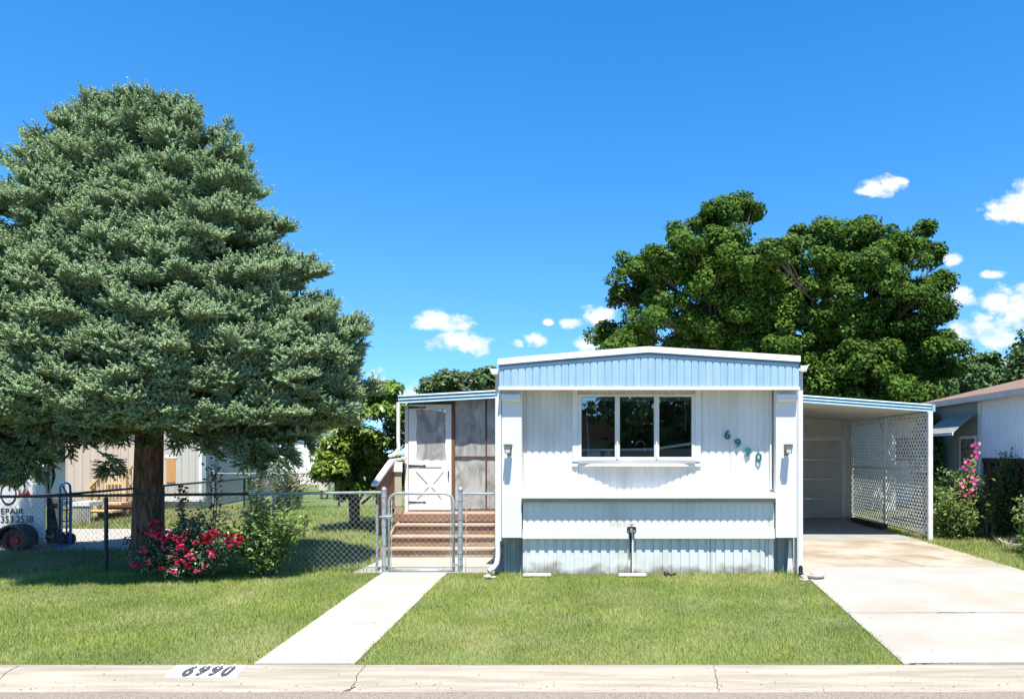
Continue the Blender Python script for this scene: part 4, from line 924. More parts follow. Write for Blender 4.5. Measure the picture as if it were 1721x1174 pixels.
# across the street (seen mirrored in the front window)
ah = thing('brown_roofed_house', (-4.5, -17, 0), 'brown-roofed house across the street, mirrored in the front window', 'house')
MB().box(-9.5, .6, -20, -14, -.3, 2.5).build('wall', mat('tan_wall', (.32,.26,.2)), ah)
MB().prism([(-10,2.5),(.9,2.5),(-2.4,4.0),(-5,4.0)], lambda a, b: (a, -13.4, b), lambda a, b: (a, -20.5, b)).build('roof', mat('red_brown_roof', (.20,.10,.07)), ah)
bt = thing('boat_on_trailer', (2.5, -10, 0), 'white boat under a grey canopy across the street, mirrored in the window', 'boat')
m = MB(); m.prism([(-1.9,.9),(3.6,.9),(5.0,2.0),(-2.0,1.8)], lambda a, b: (a, -10.6, b), lambda a, b: (a, -9.2, b)); m.build('hull', mat('grey_hull', (.20,.21,.22), rough=.3), bt)
m = MB(); m.prism([(-2.0,1.83),(1.5,1.86),(5.0,2.35),(4.9,2.45),(1.5,1.95),(-2.0,1.90)], lambda a, b: (a, -10.7, b), lambda a, b: (a, -9.1, b)); m.build('gunwale', mat('white_gelcoat', (.75,.75,.74), rough=.3), bt)
MB().box(-1.5,3.0,-10.3,-9.5,-.2,.88).build('trailer_frame', dark, bt)
# ------------------------------------------------------------ plants
rng = np.random.default_rng(7)
def unit(v): return v / (np.linalg.norm(v, axis=-1, keepdims=True) + 1e-9)
def rdir(n): return unit(rng.normal(size=(n, 3)))
def leaves(Pp, Dr, Nm, s, wr=.5, fold=.25, bend=.15):
    """quad leaves: base P, along Dr, normal Nm, length s -> verts, faces"""
    Dr = unit(Dr); Sd = unit(np.cross(Dr, Nm)); Nn = np.cross(Sd, Dr); s = s[:, None]
    b = Pp; t = Pp + Dr*s - Nn*s*bend; l = Pp + Dr*s*.45 + Sd*s*wr*.5 + Nn*s*fold*.3; r = Pp + Dr*s*.45 - Sd*s*wr*.5 + Nn*s*fold*.3
    V = np.stack([b, l, t, r], 1).reshape(-1, 3); k = np.arange(len(Pp))[:, None]*4
    return V, np.concatenate([k, k+1, k+2, k+3], 1)
def leafmesh(name, Pp, Dr, Nm, s, tint, mt, parent, **kw):
    V, Fc = leaves(Pp, Dr, Nm, s, **kw); return link_mesh(name, arr_mesh(name, V, Fc, np.repeat(tint, 4)), mt, parent)
def crown(lobes, leaf, dens, parent, mt, subr=(.28,.5), wr=.85, clump_tint=.35, squash=.9, shell=(.55,1.05), name='crown'):
    PP = []; NN = []; TT = []
    for (cx, cy, cz, R) in lobes:
        ns = int(max(9, 16*R*R / (subr[1]**2) * .22)); d = rdir(ns); d[:, 2] = np.where(d[:, 2] < -.5, -d[:, 2], d[:, 2])
        c = np.array([cx, cy, cz]) + d * R * rng.uniform(shell[0], shell[1], (ns, 1)) * np.array([1, 1, squash])
        r = rng.uniform(subr[0], subr[1], ns) * min(1, R/.8)**.4
        for i in range(ns):
            k = int(dens * r[i]**2 * 12); e = rdir(k); rad = r[i] * rng.uniform(.25, 1, (k, 1))**.5
            e[:, 2] = e[:, 2]*.75; PP.append(c[i] + e*rad); NN.append(unit(e*.5 + d[i]*.5 + np.array([0,0,.75]) + rng.normal(size=(k,3))*.45))
            TT.append(np.clip(rng.uniform(0, 1)*clump_tint + rng.uniform(0, 1, k)*(1-clump_tint), 0, 1))
    PP = np.concatenate(PP); NN = np.concatenate(NN); TT = np.concatenate(TT)
    Dr = np.cross(NN, rdir(len(PP))); Dr[:, 2] -= .25; s = leaf * rng.uniform(.65, 1.25, len(PP))
    return leafmesh(name, PP, Dr, NN, s, TT, mt, parent, wr=wr)
bark = mat('grey_brown_bark', (.13,.10,.08), (.06,.045,.035), rough=.95, scale=6, detail=8, stretch=(4,4,.6), bump=.8, bscale=12)
def limbs(mb, base, fork, lobes, r0, r1=.03):
    mb.tube([base, tuple((Vector(base)*.5+Vector(fork)*.5) + Vector((.05,0,0))), fork], [r0*1.25, r0, r0*.85], 10)
    for (cx, cy, cz, R) in lobes:
        a = Vector(fork); b = Vector((cx, cy, cz)); mid = a.lerp(b, .45) + Vector((rng.uniform(-.2,.2), rng.uniform(-.2,.2), .18*(b-a).length))
        mb.tube([a, a.lerp(mid, .5)+Vector((0,0,.1)), mid, b], [r0*.42, r0*.28, r0*.17, r1*.6], 7)
        for _ in range(4):
            e = b + Vector(rdir(1)[0])*R*.9; mb.tube([mid.lerp(b, rng.uniform(.2,.9)), e], [r1*.8, r1*.3], 5)
    return mb
def LB(lst, D, jit=1.0):
    o_ = []
    for (px, py, rp) in lst:
        d = D + rng.uniform(-jit, jit); x, y, z = P(px, py, d); o_.append((x, y, z, rp*d/F))
    return o_
def fill(lobes, n, k=.9):                                # inner lobes between neighbours keep the crown closed
    L_ = list(lobes)
    for _ in range(n):
        a, b = L_[int(rng.integers(len(lobes)))], None
        near = sorted(lobes, key=lambda q: (q[0]-a[0])**2 + (q[2]-a[2])**2)[1:5]; b = near[int(rng.integers(len(near)))]; t = rng.uniform(.3,.7)
        L_.append((a[0]*t+b[0]*(1-t), a[1]*t+b[1]*(1-t)+rng.uniform(-.3,1.2), a[2]*t+b[2]*(1-t)-.1, (a[3]*t+b[3]*(1-t))*k))
    return L_
maple = leafmat('maple_leaves', (.02,.055,.009), (.135,.23,.03), trans=.3, rough=.6, spec=.12)
L1 = LB([(1215,362,34),(1262,352,32),(1180,375,22),(1150,410,36),(1215,420,45),(1060,450,26),(1105,440,26),(1045,500,38),(1095,490,40),(1140,470,40),(1195,475,52),(1265,440,40),(1280,500,45),(1230,540,55),(1160,550,55),(1090,560,50),(1022,565,30),(1080,600,45),(1160,605,50),(1240,600,55),(1300,560,40),(1110,520,40),(1200,590,50),(1040,590,30),(1300,620,40)], 24.5, 1.3)
t1 = thing('maple_tree', (X(1230,24.5), 24.5, 0), 'taller maple behind the white home with a high pointed crown over its roof', 'tree', 'maples behind the home')
crown(fill(L1, 26), .11, 150, t1, maple, subr=(.24,.5), shell=(.35,1.05)); limbs(MB(), (X(1235,24.5),24.5,-.1), (X(1225,24.5),25.2,3.2), L1, .24).build('trunk', bark, t1)
L2 = LB([(1340,415,38),(1385,395,34),(1432,410,30),(1480,400,40),(1455,385,20),(1530,430,45),(1556,388,13),(1550,410,10),(1578,432,20),(1335,480,45),(1400,460,55),(1470,470,60),(1535,500,50),(1590,480,22),(1340,550,55),(1410,545,65),(1480,560,65),(1545,570,45),(1592,530,22),(1375,620,60),(1450,630,60),(1520,635,50),(1600,590,20),(1320,640,50),(1300,500,35),(1312,455,36),(1300,425,22),(1580,620,30),(1400,680,50),(1480,690,50),(1350,690,40),(1540,680,40)], 23.5, 1.5)
t2 = thing('maple_tree', (X(1440,24), 24, 0), 'broad round maple behind the carport, right of the pointed one', 'tree', 'maples behind the home')
crown(fill(L2, 34) + LB([(1400,660,40),(1440,620,40),(1470,670,40),(1420,690,36),(1500,640,36),(1370,650,36),(1340,600,40),(1480,600,36)], 22.2, .3), .11, 150, t2, maple, subr=(.24,.5), shell=(.35,1.05)); limbs(MB(), (X(1445,24),24.4,-.1), (X(1450,24),24.9,2.6), L2, .27).build('trunk', bark, t2)
dk = leafmat('dark_elm_leaves', (.035,.08,.02), (.10,.17,.04), trans=.2)
def bgtree(lst, D, base, lab, mt=dk, leaf=.17, jit=.8, dens=50, cat='tree', name='leafy_tree'):
    Lb = LB(lst, D, jit); t = thing(name, (base, D, 0), lab, cat, 'background trees')
    crown(Lb, leaf, dens, t, mt, subr=(.35,.6)); limbs(MB(), (base, D, -.1), (base, D, 1.8), Lb, .22).build('trunk', bark, t)
bgtree([(1600,655,40),(1570,660,40),(1620,620,20),(1590,630,30),(1560,690,40),(1610,690,45)], 30, X(1595,30), 'darker tree filling the gap between the broad maple and the shingle roof')
bgtree([(1655,640,32),(1690,655,30),(1650,670,40),(1640,615,18),(1700,680,40),(1670,610,14)], 34, X(1660,34), 'rounded grey-green tree behind the shingle roof of the right-hand house')
bgtree([(1722,590,16),(1730,610,24),(1725,640,24),(1750,600,50),(1745,660,50),(1712,650,12)], 26, X(1745,26), 'tree cut by the right edge of the photograph above the shingle roof')
lg = leafmat('olive_leaves', (.05,.10,.025), (.12,.17,.06), trans=.25)
bgtree([(720,655,16),(735,648,18),(755,640,20),(758,660,24)], 44, X(740,44), 'small rounded tree far behind the left end of the porch roof', lg, .24, dens=30)
bgtree([(775,645,18),(790,642,16),(782,660,22),(765,632,8)], 45, X(778,45), 'grey-green feathery tree far behind the middle of the porch roof', leafmat('grey_green_leaves', (.08,.11,.06), (.17,.20,.12)), .22, dens=30)
bgtree([(815,638,18),(828,645,20),(806,655,20),(835,660,26),(824,628,8)], 43, X(818,43), 'brighter green tree far behind the right end of the porch roof', lg, .24, dens=30)
for (x_, y_, R0, lab) in ((1.2,-14,2.3,'dense dark tree across the street behind the boat'),(4.8,-13,2.3,'dense dark tree across the street to the right of the boat'),(9.0,-13,2.4,'dense dark tree across the street, farthest to the right')):
    Lb = [(x_, y_, 3.6, R0), (x_+1, y_+.3, 2.0, R0*.8), (x_-.9, y_, 2.2, R0*.75), (x_+.2, y_, 5.4, R0*.7)]; t = thing('leafy_tree', (x_, y_, -.2), lab, 'tree', 'trees across the street')
    crown(Lb, .30, 22, t, dk, subr=(.45,.8)); limbs(MB(), (x_, y_, -.2), (x_, y_, 1.6), Lb, .2).build('trunk', bark, t)
# small glossy tree by the porch
gl = leafmat('glossy_yellow_green_leaves', (.06,.14,.02), (.31,.42,.07), trans=.3, rough=.35, spec=.5)
L3 = LB([(662,650,15),(655,668,24),(672,690,28),(645,700,28),(640,650,10),(665,735,34),(630,740,34),(600,745,34),(575,770,34),(560,780,26),(610,785,40),(655,775,34),(548,790,16),(590,808,26),(640,810,28),(622,690,24),(580,828,20),(612,826,20),(650,826,20),(536,800,12),(572,735,34),(552,762,28),(602,712,34),(630,665,18),(630,765,34),(585,755,30),(670,800,18),(560,800,20),(575,725,22)], 15.4, .55)
t3 = thing('small_tree', (X(596,15.8), 15.8, g(X(596,15.8),15.8)), 'small yellow-green tree with forked dark trunk left of the porch', 'tree')
crown(fill(L3, 14), .12, 190, t3, gl, subr=(.15,.28), wr=.42, shell=(.3,1.0), clump_tint=.5)
b = Vector(P(597,888,15.8)); m = MB()
fk = Vector(P(595,842,15.8))
m.tube([b-Vector((0,0,.1)), b.lerp(fk,.4), fk], [.14,.105,.12], 10)
for (px, py, D) in ((570,810,15.6),(600,800,15.9),(625,808,15.7),(588,795,15.3)):
    m.tube([fk-Vector((0,0,.05)), Vector(P((px+595)/2,826,15.7)), P(px,py,D), P(px*1.01,py-50,D)], [.07,.055,.045,.02], 8)
m.tube([P(608,846,15.7), P(632,826,15.7)], [.03,.02], 6); m.build('trunk', bark, t3)

# ------------------------------------------------------------ the big spruce
SD = 11.35; SX = X(249, SD)
sp = thing('blue_spruce', (SX, SD, g(SX,SD)), 'huge blue-green spruce with broad drooping crown in the left front yard', 'tree')
def finger():
    V = []; T = []
    L_ = 1.0; V0 = []
    # slim core
    for k in range(3):
        a = 2*math.pi*k/3; a2 = 2*math.pi*(k+1)/3; r = .085
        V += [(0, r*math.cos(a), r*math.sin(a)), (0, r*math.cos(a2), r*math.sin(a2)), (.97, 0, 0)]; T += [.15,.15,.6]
    n = 14
    for i in range(n):
        t = .03 + .94*i/(n-1); a = i*2.399; c = np.array([0, math.cos(a), math.sin(a)]); ln = .17*(1-.3*t); w = .07
        tan = np.array([0, -math.sin(a), math.cos(a)]); b = np.array([t, 0, 0]); tip = b + c*ln + np.array([ln*1.0, 0, 0])
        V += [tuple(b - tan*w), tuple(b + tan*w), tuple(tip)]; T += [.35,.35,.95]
    return np.array(V), np.array(T)
FV, FT = finger()
def spray(seed):
    r_ = random.Random(seed); Vs = []; Ts = []
    def put(p, d, ln):
        d = unit(np.array(d, float)); u = np.cross(d, [0, 0, 1.0]); u = unit(u) if np.linalg.norm(u) > .05 else np.array([0,1.,0]); w = np.cross(u, d)
        a = r_.uniform(0, 6.28); u2 = u*math.cos(a)+w*math.sin(a); w2 = np.cross(u2, d)
        Vs.append(np.array(p) + FV[:, :1]*ln*d + FV[:, 1:2]*.155*u2 + FV[:, 2:3]*.155*w2); Ts.append(FT)
    axes = [((0,0,0), (1,0,.06), .27)] + [((t, 0, 0), (.72, s*.70, r_.uniform(-.05,.3)), l) for t, l in ((.03,.15),(.10,.13),(.17,.10)) for s in (-1, 1)]
    for (p, d, l) in axes:
        p = np.array(p, float); d = unit(np.array(d, float)); sd = unit(np.cross([0,0,1.], d)); n_ = max(2, int(l/.05))
        for k in range(n_):
            q_ = p + d*l*(k+.3)/n_; sg = 1 if k % 2 else -1
            put(q_, d + sd*sg*r_.uniform(.5,.95) + np.array([0,0,r_.uniform(-.1,.7)]), .13*r_.uniform(.8,1.2))
        put(p + d*l*.55, d + np.array([0,0,r_.uniform(-.05,.15)]), l*.5+.06)
    return np.concatenate(Vs), np.concatenate(Ts)
SPR = [spray(i) for i in range(6)]
pz_ = [1.6,1.95,2.3,2.85,3.4,4.1,4.75,5.4,5.95,6.35,6.65,6.85]; pr_ = [2.0,2.95,3.22,3.28,3.08,2.66,2.12,1.70,1.45,1.18,.85,.4]
def rad(z, az):
    r = float(np.interp(z, pz_, pr_)); cx_, cy_ = math.cos(az), math.sin(az)
    r /= math.sqrt(cx_**2 + (cy_/(.60 if cy_ < 0 else .50))**2) 
    if cx_ < 0: r *= 1 + .13*(-cx_)*min(1, max(0, (z-3.3)/1.5))*min(1, max(0, (7.0-z)/.8))
    return r
posL = []; dirL = []; upL = []; scL = []; tnL = []
limb = MB(); R_ = random.Random(11)
tz = 7.2
zlev = 2.12; az0 = 0
while zlev < 6.8:
    rr0 = float(np.interp(zlev, pz_, pr_)); nl_ = int(max(6, min(17, 5.4*rr0))); az0 += .9
    for k in range(nl_):
        az = az0 + 2*math.pi*(k + R_.uniform(-.3,.3))/nl_; zt_ = zlev + R_.uniform(-.22,.22); Lr = rad(zt_, az)*R_.uniform(.90,1.04)
        hgt = (zt_-1.6)/5.3                                     # 0 bottom .. 1 top
        za = zt_ - (-.15 + .75*hgt)*.8 if hgt > .3 else zt_ + .18*(1-hgt)
        droop = .20*(1-hgt)
        cs, sn = math.cos(az), math.sin(az); side = np.array([-sn, cs, 0.]); out = np.array([cs, sn, 0.])
        def pt(t): return np.array([SX, SD, 0]) + out*Lr*t + np.array([0,0, za + (zt_-za)*t - droop*math.sin(math.pi*min(1,t*1.05))*.55 + .10*t**4])
        limb.tube([tuple(pt(t)) for t in (0,.25,.5,.75,.97)], [.05,.04,.028,.018,.008], 5)
        npair = int(4 + Lr*3.7)
        for i in range(npair):
            t = .34 + .66*((i+R_.random()*.6)/npair) if Lr > 1 else .15 + .85*i/npair
            t = min(t, 1); p0 = pt(t); d0 = unit(pt(min(1,t+.05)) - pt(t-.05) + out*.02)
            wid = (1-t)*Lr*.42 + .10                             # side branchlets shorten to the tip
            for sgn in (-1, 1):
                nstep = max(1, int(wid/.17))
                for j in range(nstep):
                    if R_.random() < .34: continue
                    f = (j+R_.random()*.5)/nstep; dd = unit(d0*.75 + side*sgn*.75 + np.array([0,0,R_.uniform(-.2,.65) + .45*hgt]))
                    q_ = p0 + dd*wid*f + np.array([0,0,-.05*f + R_.uniform(-.03,.05)])
                    posL.append(q_); dirL.append(unit(dd + R_.uniform(-.25,.25)*side)); upL.append([R_.uniform(-.8,.8), R_.uniform(-.8,.8), 1]); scL.append(R_.uniform(.95,1.4)); tnL.append(R_.random()*.25 + .1*t)
            if i % 2 == 0:                                       # sprays standing on top of the limb
                posL.append(p0 + np.array([0,0,.02])); dirL.append(unit(d0 + side*R_.uniform(-.5,.5) + np.array([0,0,R_.uniform(.2,.7)]))); upL.append([0,0,1]); scL.append(R_.uniform(.95,1.35)); tnL.append(R_.random()*.3)
        for _ in range(3):
            posL.append(pt(.97)); dirL.append(unit(out + side*R_.uniform(-.6,.6) + np.array([0,0,R_.uniform(-.05,.35)+.5*hgt]))); upL.append([0,0,1]); scL.append(R_.uniform(.9,1.3)); tnL.append(.15+R_.random()*.2)
        if hgt < .12:                                            # hanging twigs under the lowest limbs
            for _ in range(2):
                t = R_.uniform(.35,.9); posL.append(pt(t)); dirL.append(unit(out*.3 + side*R_.uniform(-.4,.4) + np.array([0,0,-1.]))); upL.append([cs,sn,.1]); scL.append(R_.uniform(.9,1.3)); tnL.append(R_.random()*.1)
    zlev += .215 - .05*hgt
# bough ends facing outwards all over the shell: fans of sprays with dark gaps left between them
for k in range(300):
    zc = R_.uniform(2.15, 6.6); az = R_.uniform(math.pi, 2*math.pi) if R_.random() < .8 else R_.uniform(0, math.pi)
    if R_.random() > float(np.interp(zc, pz_, pr_))/3.3: continue
    hg = (zc-1.6)/5.3; out = np.array([math.cos(az), math.sin(az), 0.]); nrm_ = unit(np.array([math.cos(az), math.sin(az)/.6, 0.])); side = np.array([-nrm_[1], nrm_[0], 0.]); c = np.array([SX, SD, zc]) + out*rad(zc, az)*R_.uniform(.86, .98)
    for j in range(9):
        f = (j-4)/4*R_.uniform(.8,1.1); dn = unit(nrm_*.8 + side*f*.95 + np.array([0,0, R_.uniform(-.15,.8) + .45*hg - .10*abs(f)]))
        posL.append(c - nrm_*.12 + side*f*.20 + np.array([0,0,R_.uniform(-.13,.13)-.05*abs(f)])); dirL.append(dn); upL.append([R_.uniform(-.7,.7),R_.uniform(-.7,.7),1]); scL.append(R_.uniform(.85,1.2)); tnL.append(.12+R_.random()*.2)
# long drooping twigs low on the right, and upright leaders on the flat top
for (px, py, n_) in ((-10,765,26),(25,762,20),(55,755,12),(15,790,8),(440,762,12),(475,770,6),(48,792,4),(180,775,4),(350,745,6),(420,745,9)):
    for i in range(n_):
        D_ = SD - R_.uniform(.0,1.2); p = P(px + R_.gauss(0,14), py - 8 + R_.gauss(0,9), D_)
        posL.append(np.array(p)); dirL.append(unit(np.array([R_.uniform(-.5,.7), R_.uniform(-.5,.2), R_.uniform(-1,-.05)]))); upL.append([0,.3,1]); scL.append(R_.uniform(.9,1.3)); tnL.append(R_.random()*.15)
for i in range(70):
    az = R_.uniform(0, 6.28); rr_ = R_.uniform(0, 1.45); z_ = 6.95 - .28*rr_**1.6 + R_.uniform(-.08,.08)
    posL.append(np.array([SX + .1 - (.25 if math.cos(az) < 0 else 0)*rr_ + rr_*math.cos(az), SD + rr_*.55*math.sin(az), z_-.06])); dirL.append(unit(np.array([math.cos(az)*.25, math.sin(az)*.2, 1.]))); upL.append([math.cos(az),math.sin(az),.1]); scL.append(R_.uniform(.6,1.2)); tnL.append(.2)
posL = np.array(posL); dirL = unit(np.array(dirL)); upL = np.array(upL, float); scL = np.array(scL); tnL = np.array(tnL)
sdL = unit(np.cross(upL, dirL)); upL = np.cross(dirL, sdL)
vid = rng.integers(0, 6, len(posL)); AV = []; AT = []
for k in range(6):
    s_ = vid == k; SV, ST = SPR[k]
    M3 = np.stack([dirL[s_], sdL[s_], upL[s_]], 1) * scL[s_][:, None, None]
    AV.append((np.einsum('vi,nij->nvj', SV, M3) + posL[s_][:, None, :]).reshape(-1, 3).astype(np.float32))
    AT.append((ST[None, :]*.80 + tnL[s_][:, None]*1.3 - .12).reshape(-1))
AV = np.concatenate(AV); AT = np.clip(np.concatenate(AT), 0, 1)
print('spruce sprays', len(posL), 'tris', len(AV)//3)
spm = leafmat('spruce_needles', (.012,.034,.017), (.42,.55,.28), trans=.12, rough=.6, spec=.12)  # inner needles near black, gap shade put into the colour; tips pale growth
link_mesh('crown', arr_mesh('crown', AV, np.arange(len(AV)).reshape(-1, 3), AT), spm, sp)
limb.build('limbs', bark, sp)
m = MB(); zb = g(SX, SD)
m.tube([(SX-.02,SD,zb-.1),(SX-.01,SD,zb+.12),(SX,SD,zb+.45),(SX,SD,1.2),(SX+.02,SD,2.0),(SX+.03,SD,3.5),(SX+.05,SD,5.3),(SX+.05,SD,6.9)], [.36,.28,.225,.20,.19,.15,.09,.02], 28)
tk = m.build('trunk', mat('red_brown_spruce_bark', (.20,.12,.075), (.075,.045,.03), rough=.95, scale=7, detail=9, lo=.4, hi=.62, stretch=(3.2,3.2,.7), bump=1.0, bscale=16, col3=(.10,.12,.05), scale3=1.6, lo3=.58, hi3=.75), sp, smooth=True)

# ------------------------------------------------------------ shrubs
def leafball(Pc, rad3, n, leaf, name, mt, parent, wr=.45, up=.4, droop=0.1, surf=.5):
    e = rdir(n); r = rng.uniform(0, 1, (n, 1))**surf; pp = np.array(Pc) + e*r*np.array(rad3)
    nm = unit(e + np.array([0,0,.8]) + rng.normal(size=(n,3))*.5); dr = np.cross(nm, rdir(n)) + e*.5 + np.array([0,0,up])
    return pp, dr, nm, leaf*rng.uniform(.6,1.2,n), rng.uniform(0,1,n)
def shrub(name, lab, cat, base, stems, leaf, nl_, lm, sm=bark, wr=.42, group=None, stemr=.008, along=.5, spread=.16, up=.5):
    """stems: list of polylines; leaves set along each stem"""
    t = thing(name, base, lab, cat, group); m = MB(); PP=[]; DD=[]; NN=[]; SS=[]; TT=[]
    for st_ in stems:
        m.tube(st_, [stemr*1.3]+[stemr]*(len(st_)-2)+[stemr*.3], 5)
        pts = np.array(st_); seg = np.linalg.norm(np.diff(pts, axis=0), axis=1); cum = np.concatenate([[0], np.cumsum(seg)]); L_ = cum[-1]
        s_ = L_*(1 - along + along*rng.uniform(0,1,nl_)); p = np.stack([np.interp(s_, cum, pts[:, k]) for k in range(3)], 1)
        o_ = rdir(nl_)*spread*rng.uniform(0,1,(nl_,1)); p = p + o_*np.array([1,1,.6]); e = rdir(nl_); e[:,2] = e[:,2]*.5
        DD.append(unit(e + o_*3) + np.array([0,0,up])); NN.append(unit(rng.normal(size=(nl_,3))*.6 + np.array([0,-.2,1]))); PP.append(p); SS.append(leaf*rng.uniform(.6,1.25,nl_)); TT.append(np.clip(rng.uniform(0,1,nl_)*.7 + .3*(s_/L_), 0, 1))
    m.build('stems', sm, t); leafmesh('foliage', *map(np.concatenate, (PP, DD, NN, SS, TT)), lm, t, wr=wr); return t
# airy bush in front of the fence
base = P(450, 966, 10.62); base = (base[0], base[1], 0); st_ = []
for i in range(44):
    a = R_.uniform(-1, 1); tx = X(450 + a*62 + R_.gauss(0,8), 10.6); tzz = Z(826 + 52*abs(a)**1.6 + R_.uniform(-10,60), 10.6); ty = 10.6 + R_.uniform(-.32,.3)
    st_.append([(base[0]+R_.uniform(-.07,.07), base[1]+R_.uniform(-.05,.05), -.02), (base[0]*.55+tx*.45, (base[1]+ty)/2, tzz*.42), (tx, ty, tzz)])
shrub('airy_bush', 'airy light green bush growing against the chain-link fence', 'bush', base, st_, .085, 85, leafmat('fresh_green_leaves', (.09,.17,.04), (.33,.43,.15), trans=.3, rough=.4), along=.82, spread=.14)
for i, (px, x_) in enumerate(((470,0),)): pass
# rose shrub with blooms
rb = thing('red_rose_bush', (X(310,10.55), 10.55, 0), 'low rose bush covered in pink-red blooms in front of the spruce trunk', 'rose bush')
rl_ = leafmat('rose_leaves', (.035,.08,.03), (.17,.24,.12), trans=.2, rough=.35, spec=.5)
Pp = [leafball((X(px,10.4), 10.42, Z(py,10.4)), (rx, .22, rz_), n_, .05, 'f', rl_, rb, up=.1, surf=.45) for (px, py, rx, rz_, n_) in ((290,925,.45,.30,2600),(345,930,.40,.28,2200),(250,935,.30,.22,1200),(385,915,.18,.16,500),(320,895,.35,.18,900),(300,955,.45,.10,1200))]
leafmesh('foliage', *[np.concatenate([p[i] for p in Pp]) for i in range(5)], rl_, rb, wr=.6)
m = MB()
for i in range(16):
    tx = X(R_.uniform(225,395),10.6); m.tube([(X(310,10.6)+R_.uniform(-.15,.15),10.62,-.02), (tx*.5+X(310,10.6)*.5,10.6,.25), (tx,10.6+R_.uniform(-.2,.2),R_.uniform(.3,.62))], [.012,.008,.004], 5)
m.build('canes', mat('green_brown_cane', (.07,.08,.03)), rb)
def bloom(n=26, seed=0, pal=None):
    r_ = np.random.default_rng(seed); V = []; Fc = []
    for i in range(n):
        t = i/n; el = 1.35 - 1.5*t; az = i*2.4; R0 = .35 + .65*t
        d = np.array([math.cos(az)*math.cos(el), math.sin(az)*math.cos(el), math.sin(el)]); s = np.cross(d, [0,0,1]); s = s/np.linalg.norm(s); u = np.cross(s, d); c = d*R0*.75; w = .42*(.5+.6*t)
        b = len(V); V += [c-u*w*.9-d*.3, c-s*w+u*w*.1, c+u*w*.9+d*.12+s*w*.3, c+u*w*.85+d*.1-s*w*.35, c+s*w+u*w*.1]; Fc.append([b, b+1, b+3, b+2, b+4])
    return np.array(V), Fc
pinks = [mat('crimson_petals', (.50,.008,.045), (.30,.004,.02), rough=.5, scale=18), mat('pink_red_petals', (.68,.03,.12), (.50,.01,.05), rough=.5, scale=18), mat('pale_pink_petals', (.72,.12,.22), (.55,.03,.10), rough=.5, scale=18), mat('dark_red_petals', (.22,.004,.02), (.13,.002,.01), rough=.5, scale=18)]
def cluster(px, py, D, r, mi, parent, k=5, name='bloom'):
    V = []; Fc = []
    c = np.array(P(px, py, D))
    for j in range(k):
        v, f = bloom(seed=j); s = r*(R_.uniform(.42,.6) if k < 6 else R_.uniform(.30,.44)); o_ = rdir(1)[0]*r*.75*(1 if k > 1 else 0); a = R_.uniform(0,6.28)
        Rm = np.array(Matrix.Rotation(a,3,'Z') @ Matrix.Rotation(R_.uniform(.2,1.0),3,'X')); b = len(V); V += list(v@Rm.T*s + c + o_*np.array([1,.7,.7])); Fc += [[b+q for q in ff_] for ff_ in f]
    me = bpy.data.meshes.new(name); me.from_pydata([tuple(map(float, v)) for v in V], [], Fc); return link_mesh(name, me, pinks[mi], parent)
for (px, py, rp, mi) in ((263,898,10,1),(272,905,9,1),(252,896,7,1),(262,882,11,0),(241,924,7,1),(250,943,7,2),(224,947,6,1),(232,950,6,0),(277,920,6,2),(305,912,8,1),(302,918,8,2),(290,933,7,2),(320,935,8,2),(312,925,7,0),(302,945,7,1),(318,950,7,0),(292,961,6,2),(330,960,5,2),(344,952,5,2),(352,905,11,1),(358,898,9,0),(345,900,8,3),(358,932,8,2),(355,926,6,1),(384,908,9,2),(392,912,9,1),(400,907,8,1),(386,898,9,3),(398,897,7,0),(240,892,7,3),(215,905,5,3),(310,897,6,3),(272,955,5,0),(330,913,6,2),(210,912,4,3),(281,898,8,1),(296,905,6,0)):
    D_ = 10.17 + R_.uniform(-.07,.07); cluster(px, py, D_, rp*.0105, mi, rb, 8)
# tall dark red rose and thin climbing rose behind the bush
def cane_rose(base, top, lab, leafs, blooms, col, nst=3, cat='rose', nm='tall_rose', leaf=.05, spread=.09):
    st_ = []
    for i in range(nst):
        st_.append([(base[0]+R_.uniform(-.05,.05), base[1]+R_.uniform(-.05,.05), base[2]), tuple(Vector(base).lerp(Vector(top), .5) + Vector((R_.uniform(-.08,.08), 0, 0))), (top[0]+R_.uniform(-.1,.1)*(i>0), top[1], top[2]-R_.uniform(0,.25)*(i>0))])
    t = shrub(nm, lab, cat, base, st_, leaf, leafs, rl_, along=.8, spread=spread, wr=.7, stemr=.006)
    for (px, py, rp, mi) in blooms: cluster(px, py, base[1]-.02, rp*.0092, mi, t, 3)
cane_rose((X(306,11.0),11.0,0), P(307,820,11.0), 'dark red rose on a tall cane crossing the fence rail beside the spruce', 130, [(306,816,6,3),(314,822,6,3),(311,828,5,3),(303,827,5,3),(301,821,4,3)], 3, 3)
cane_rose((X(352,11.15),11.15,0), P(362,768,11.15), 'thin leafy climbing rose without flowers rising above the fence', 85, [], 0, 3, spread=.16, leaf=.06)
cane_rose((X(330,11.05),11.05,0), P(335,850,11.05), 'bare-caned leafy rose between the spruce trunk and the airy bush', 130, [], 0, 4, spread=.12)
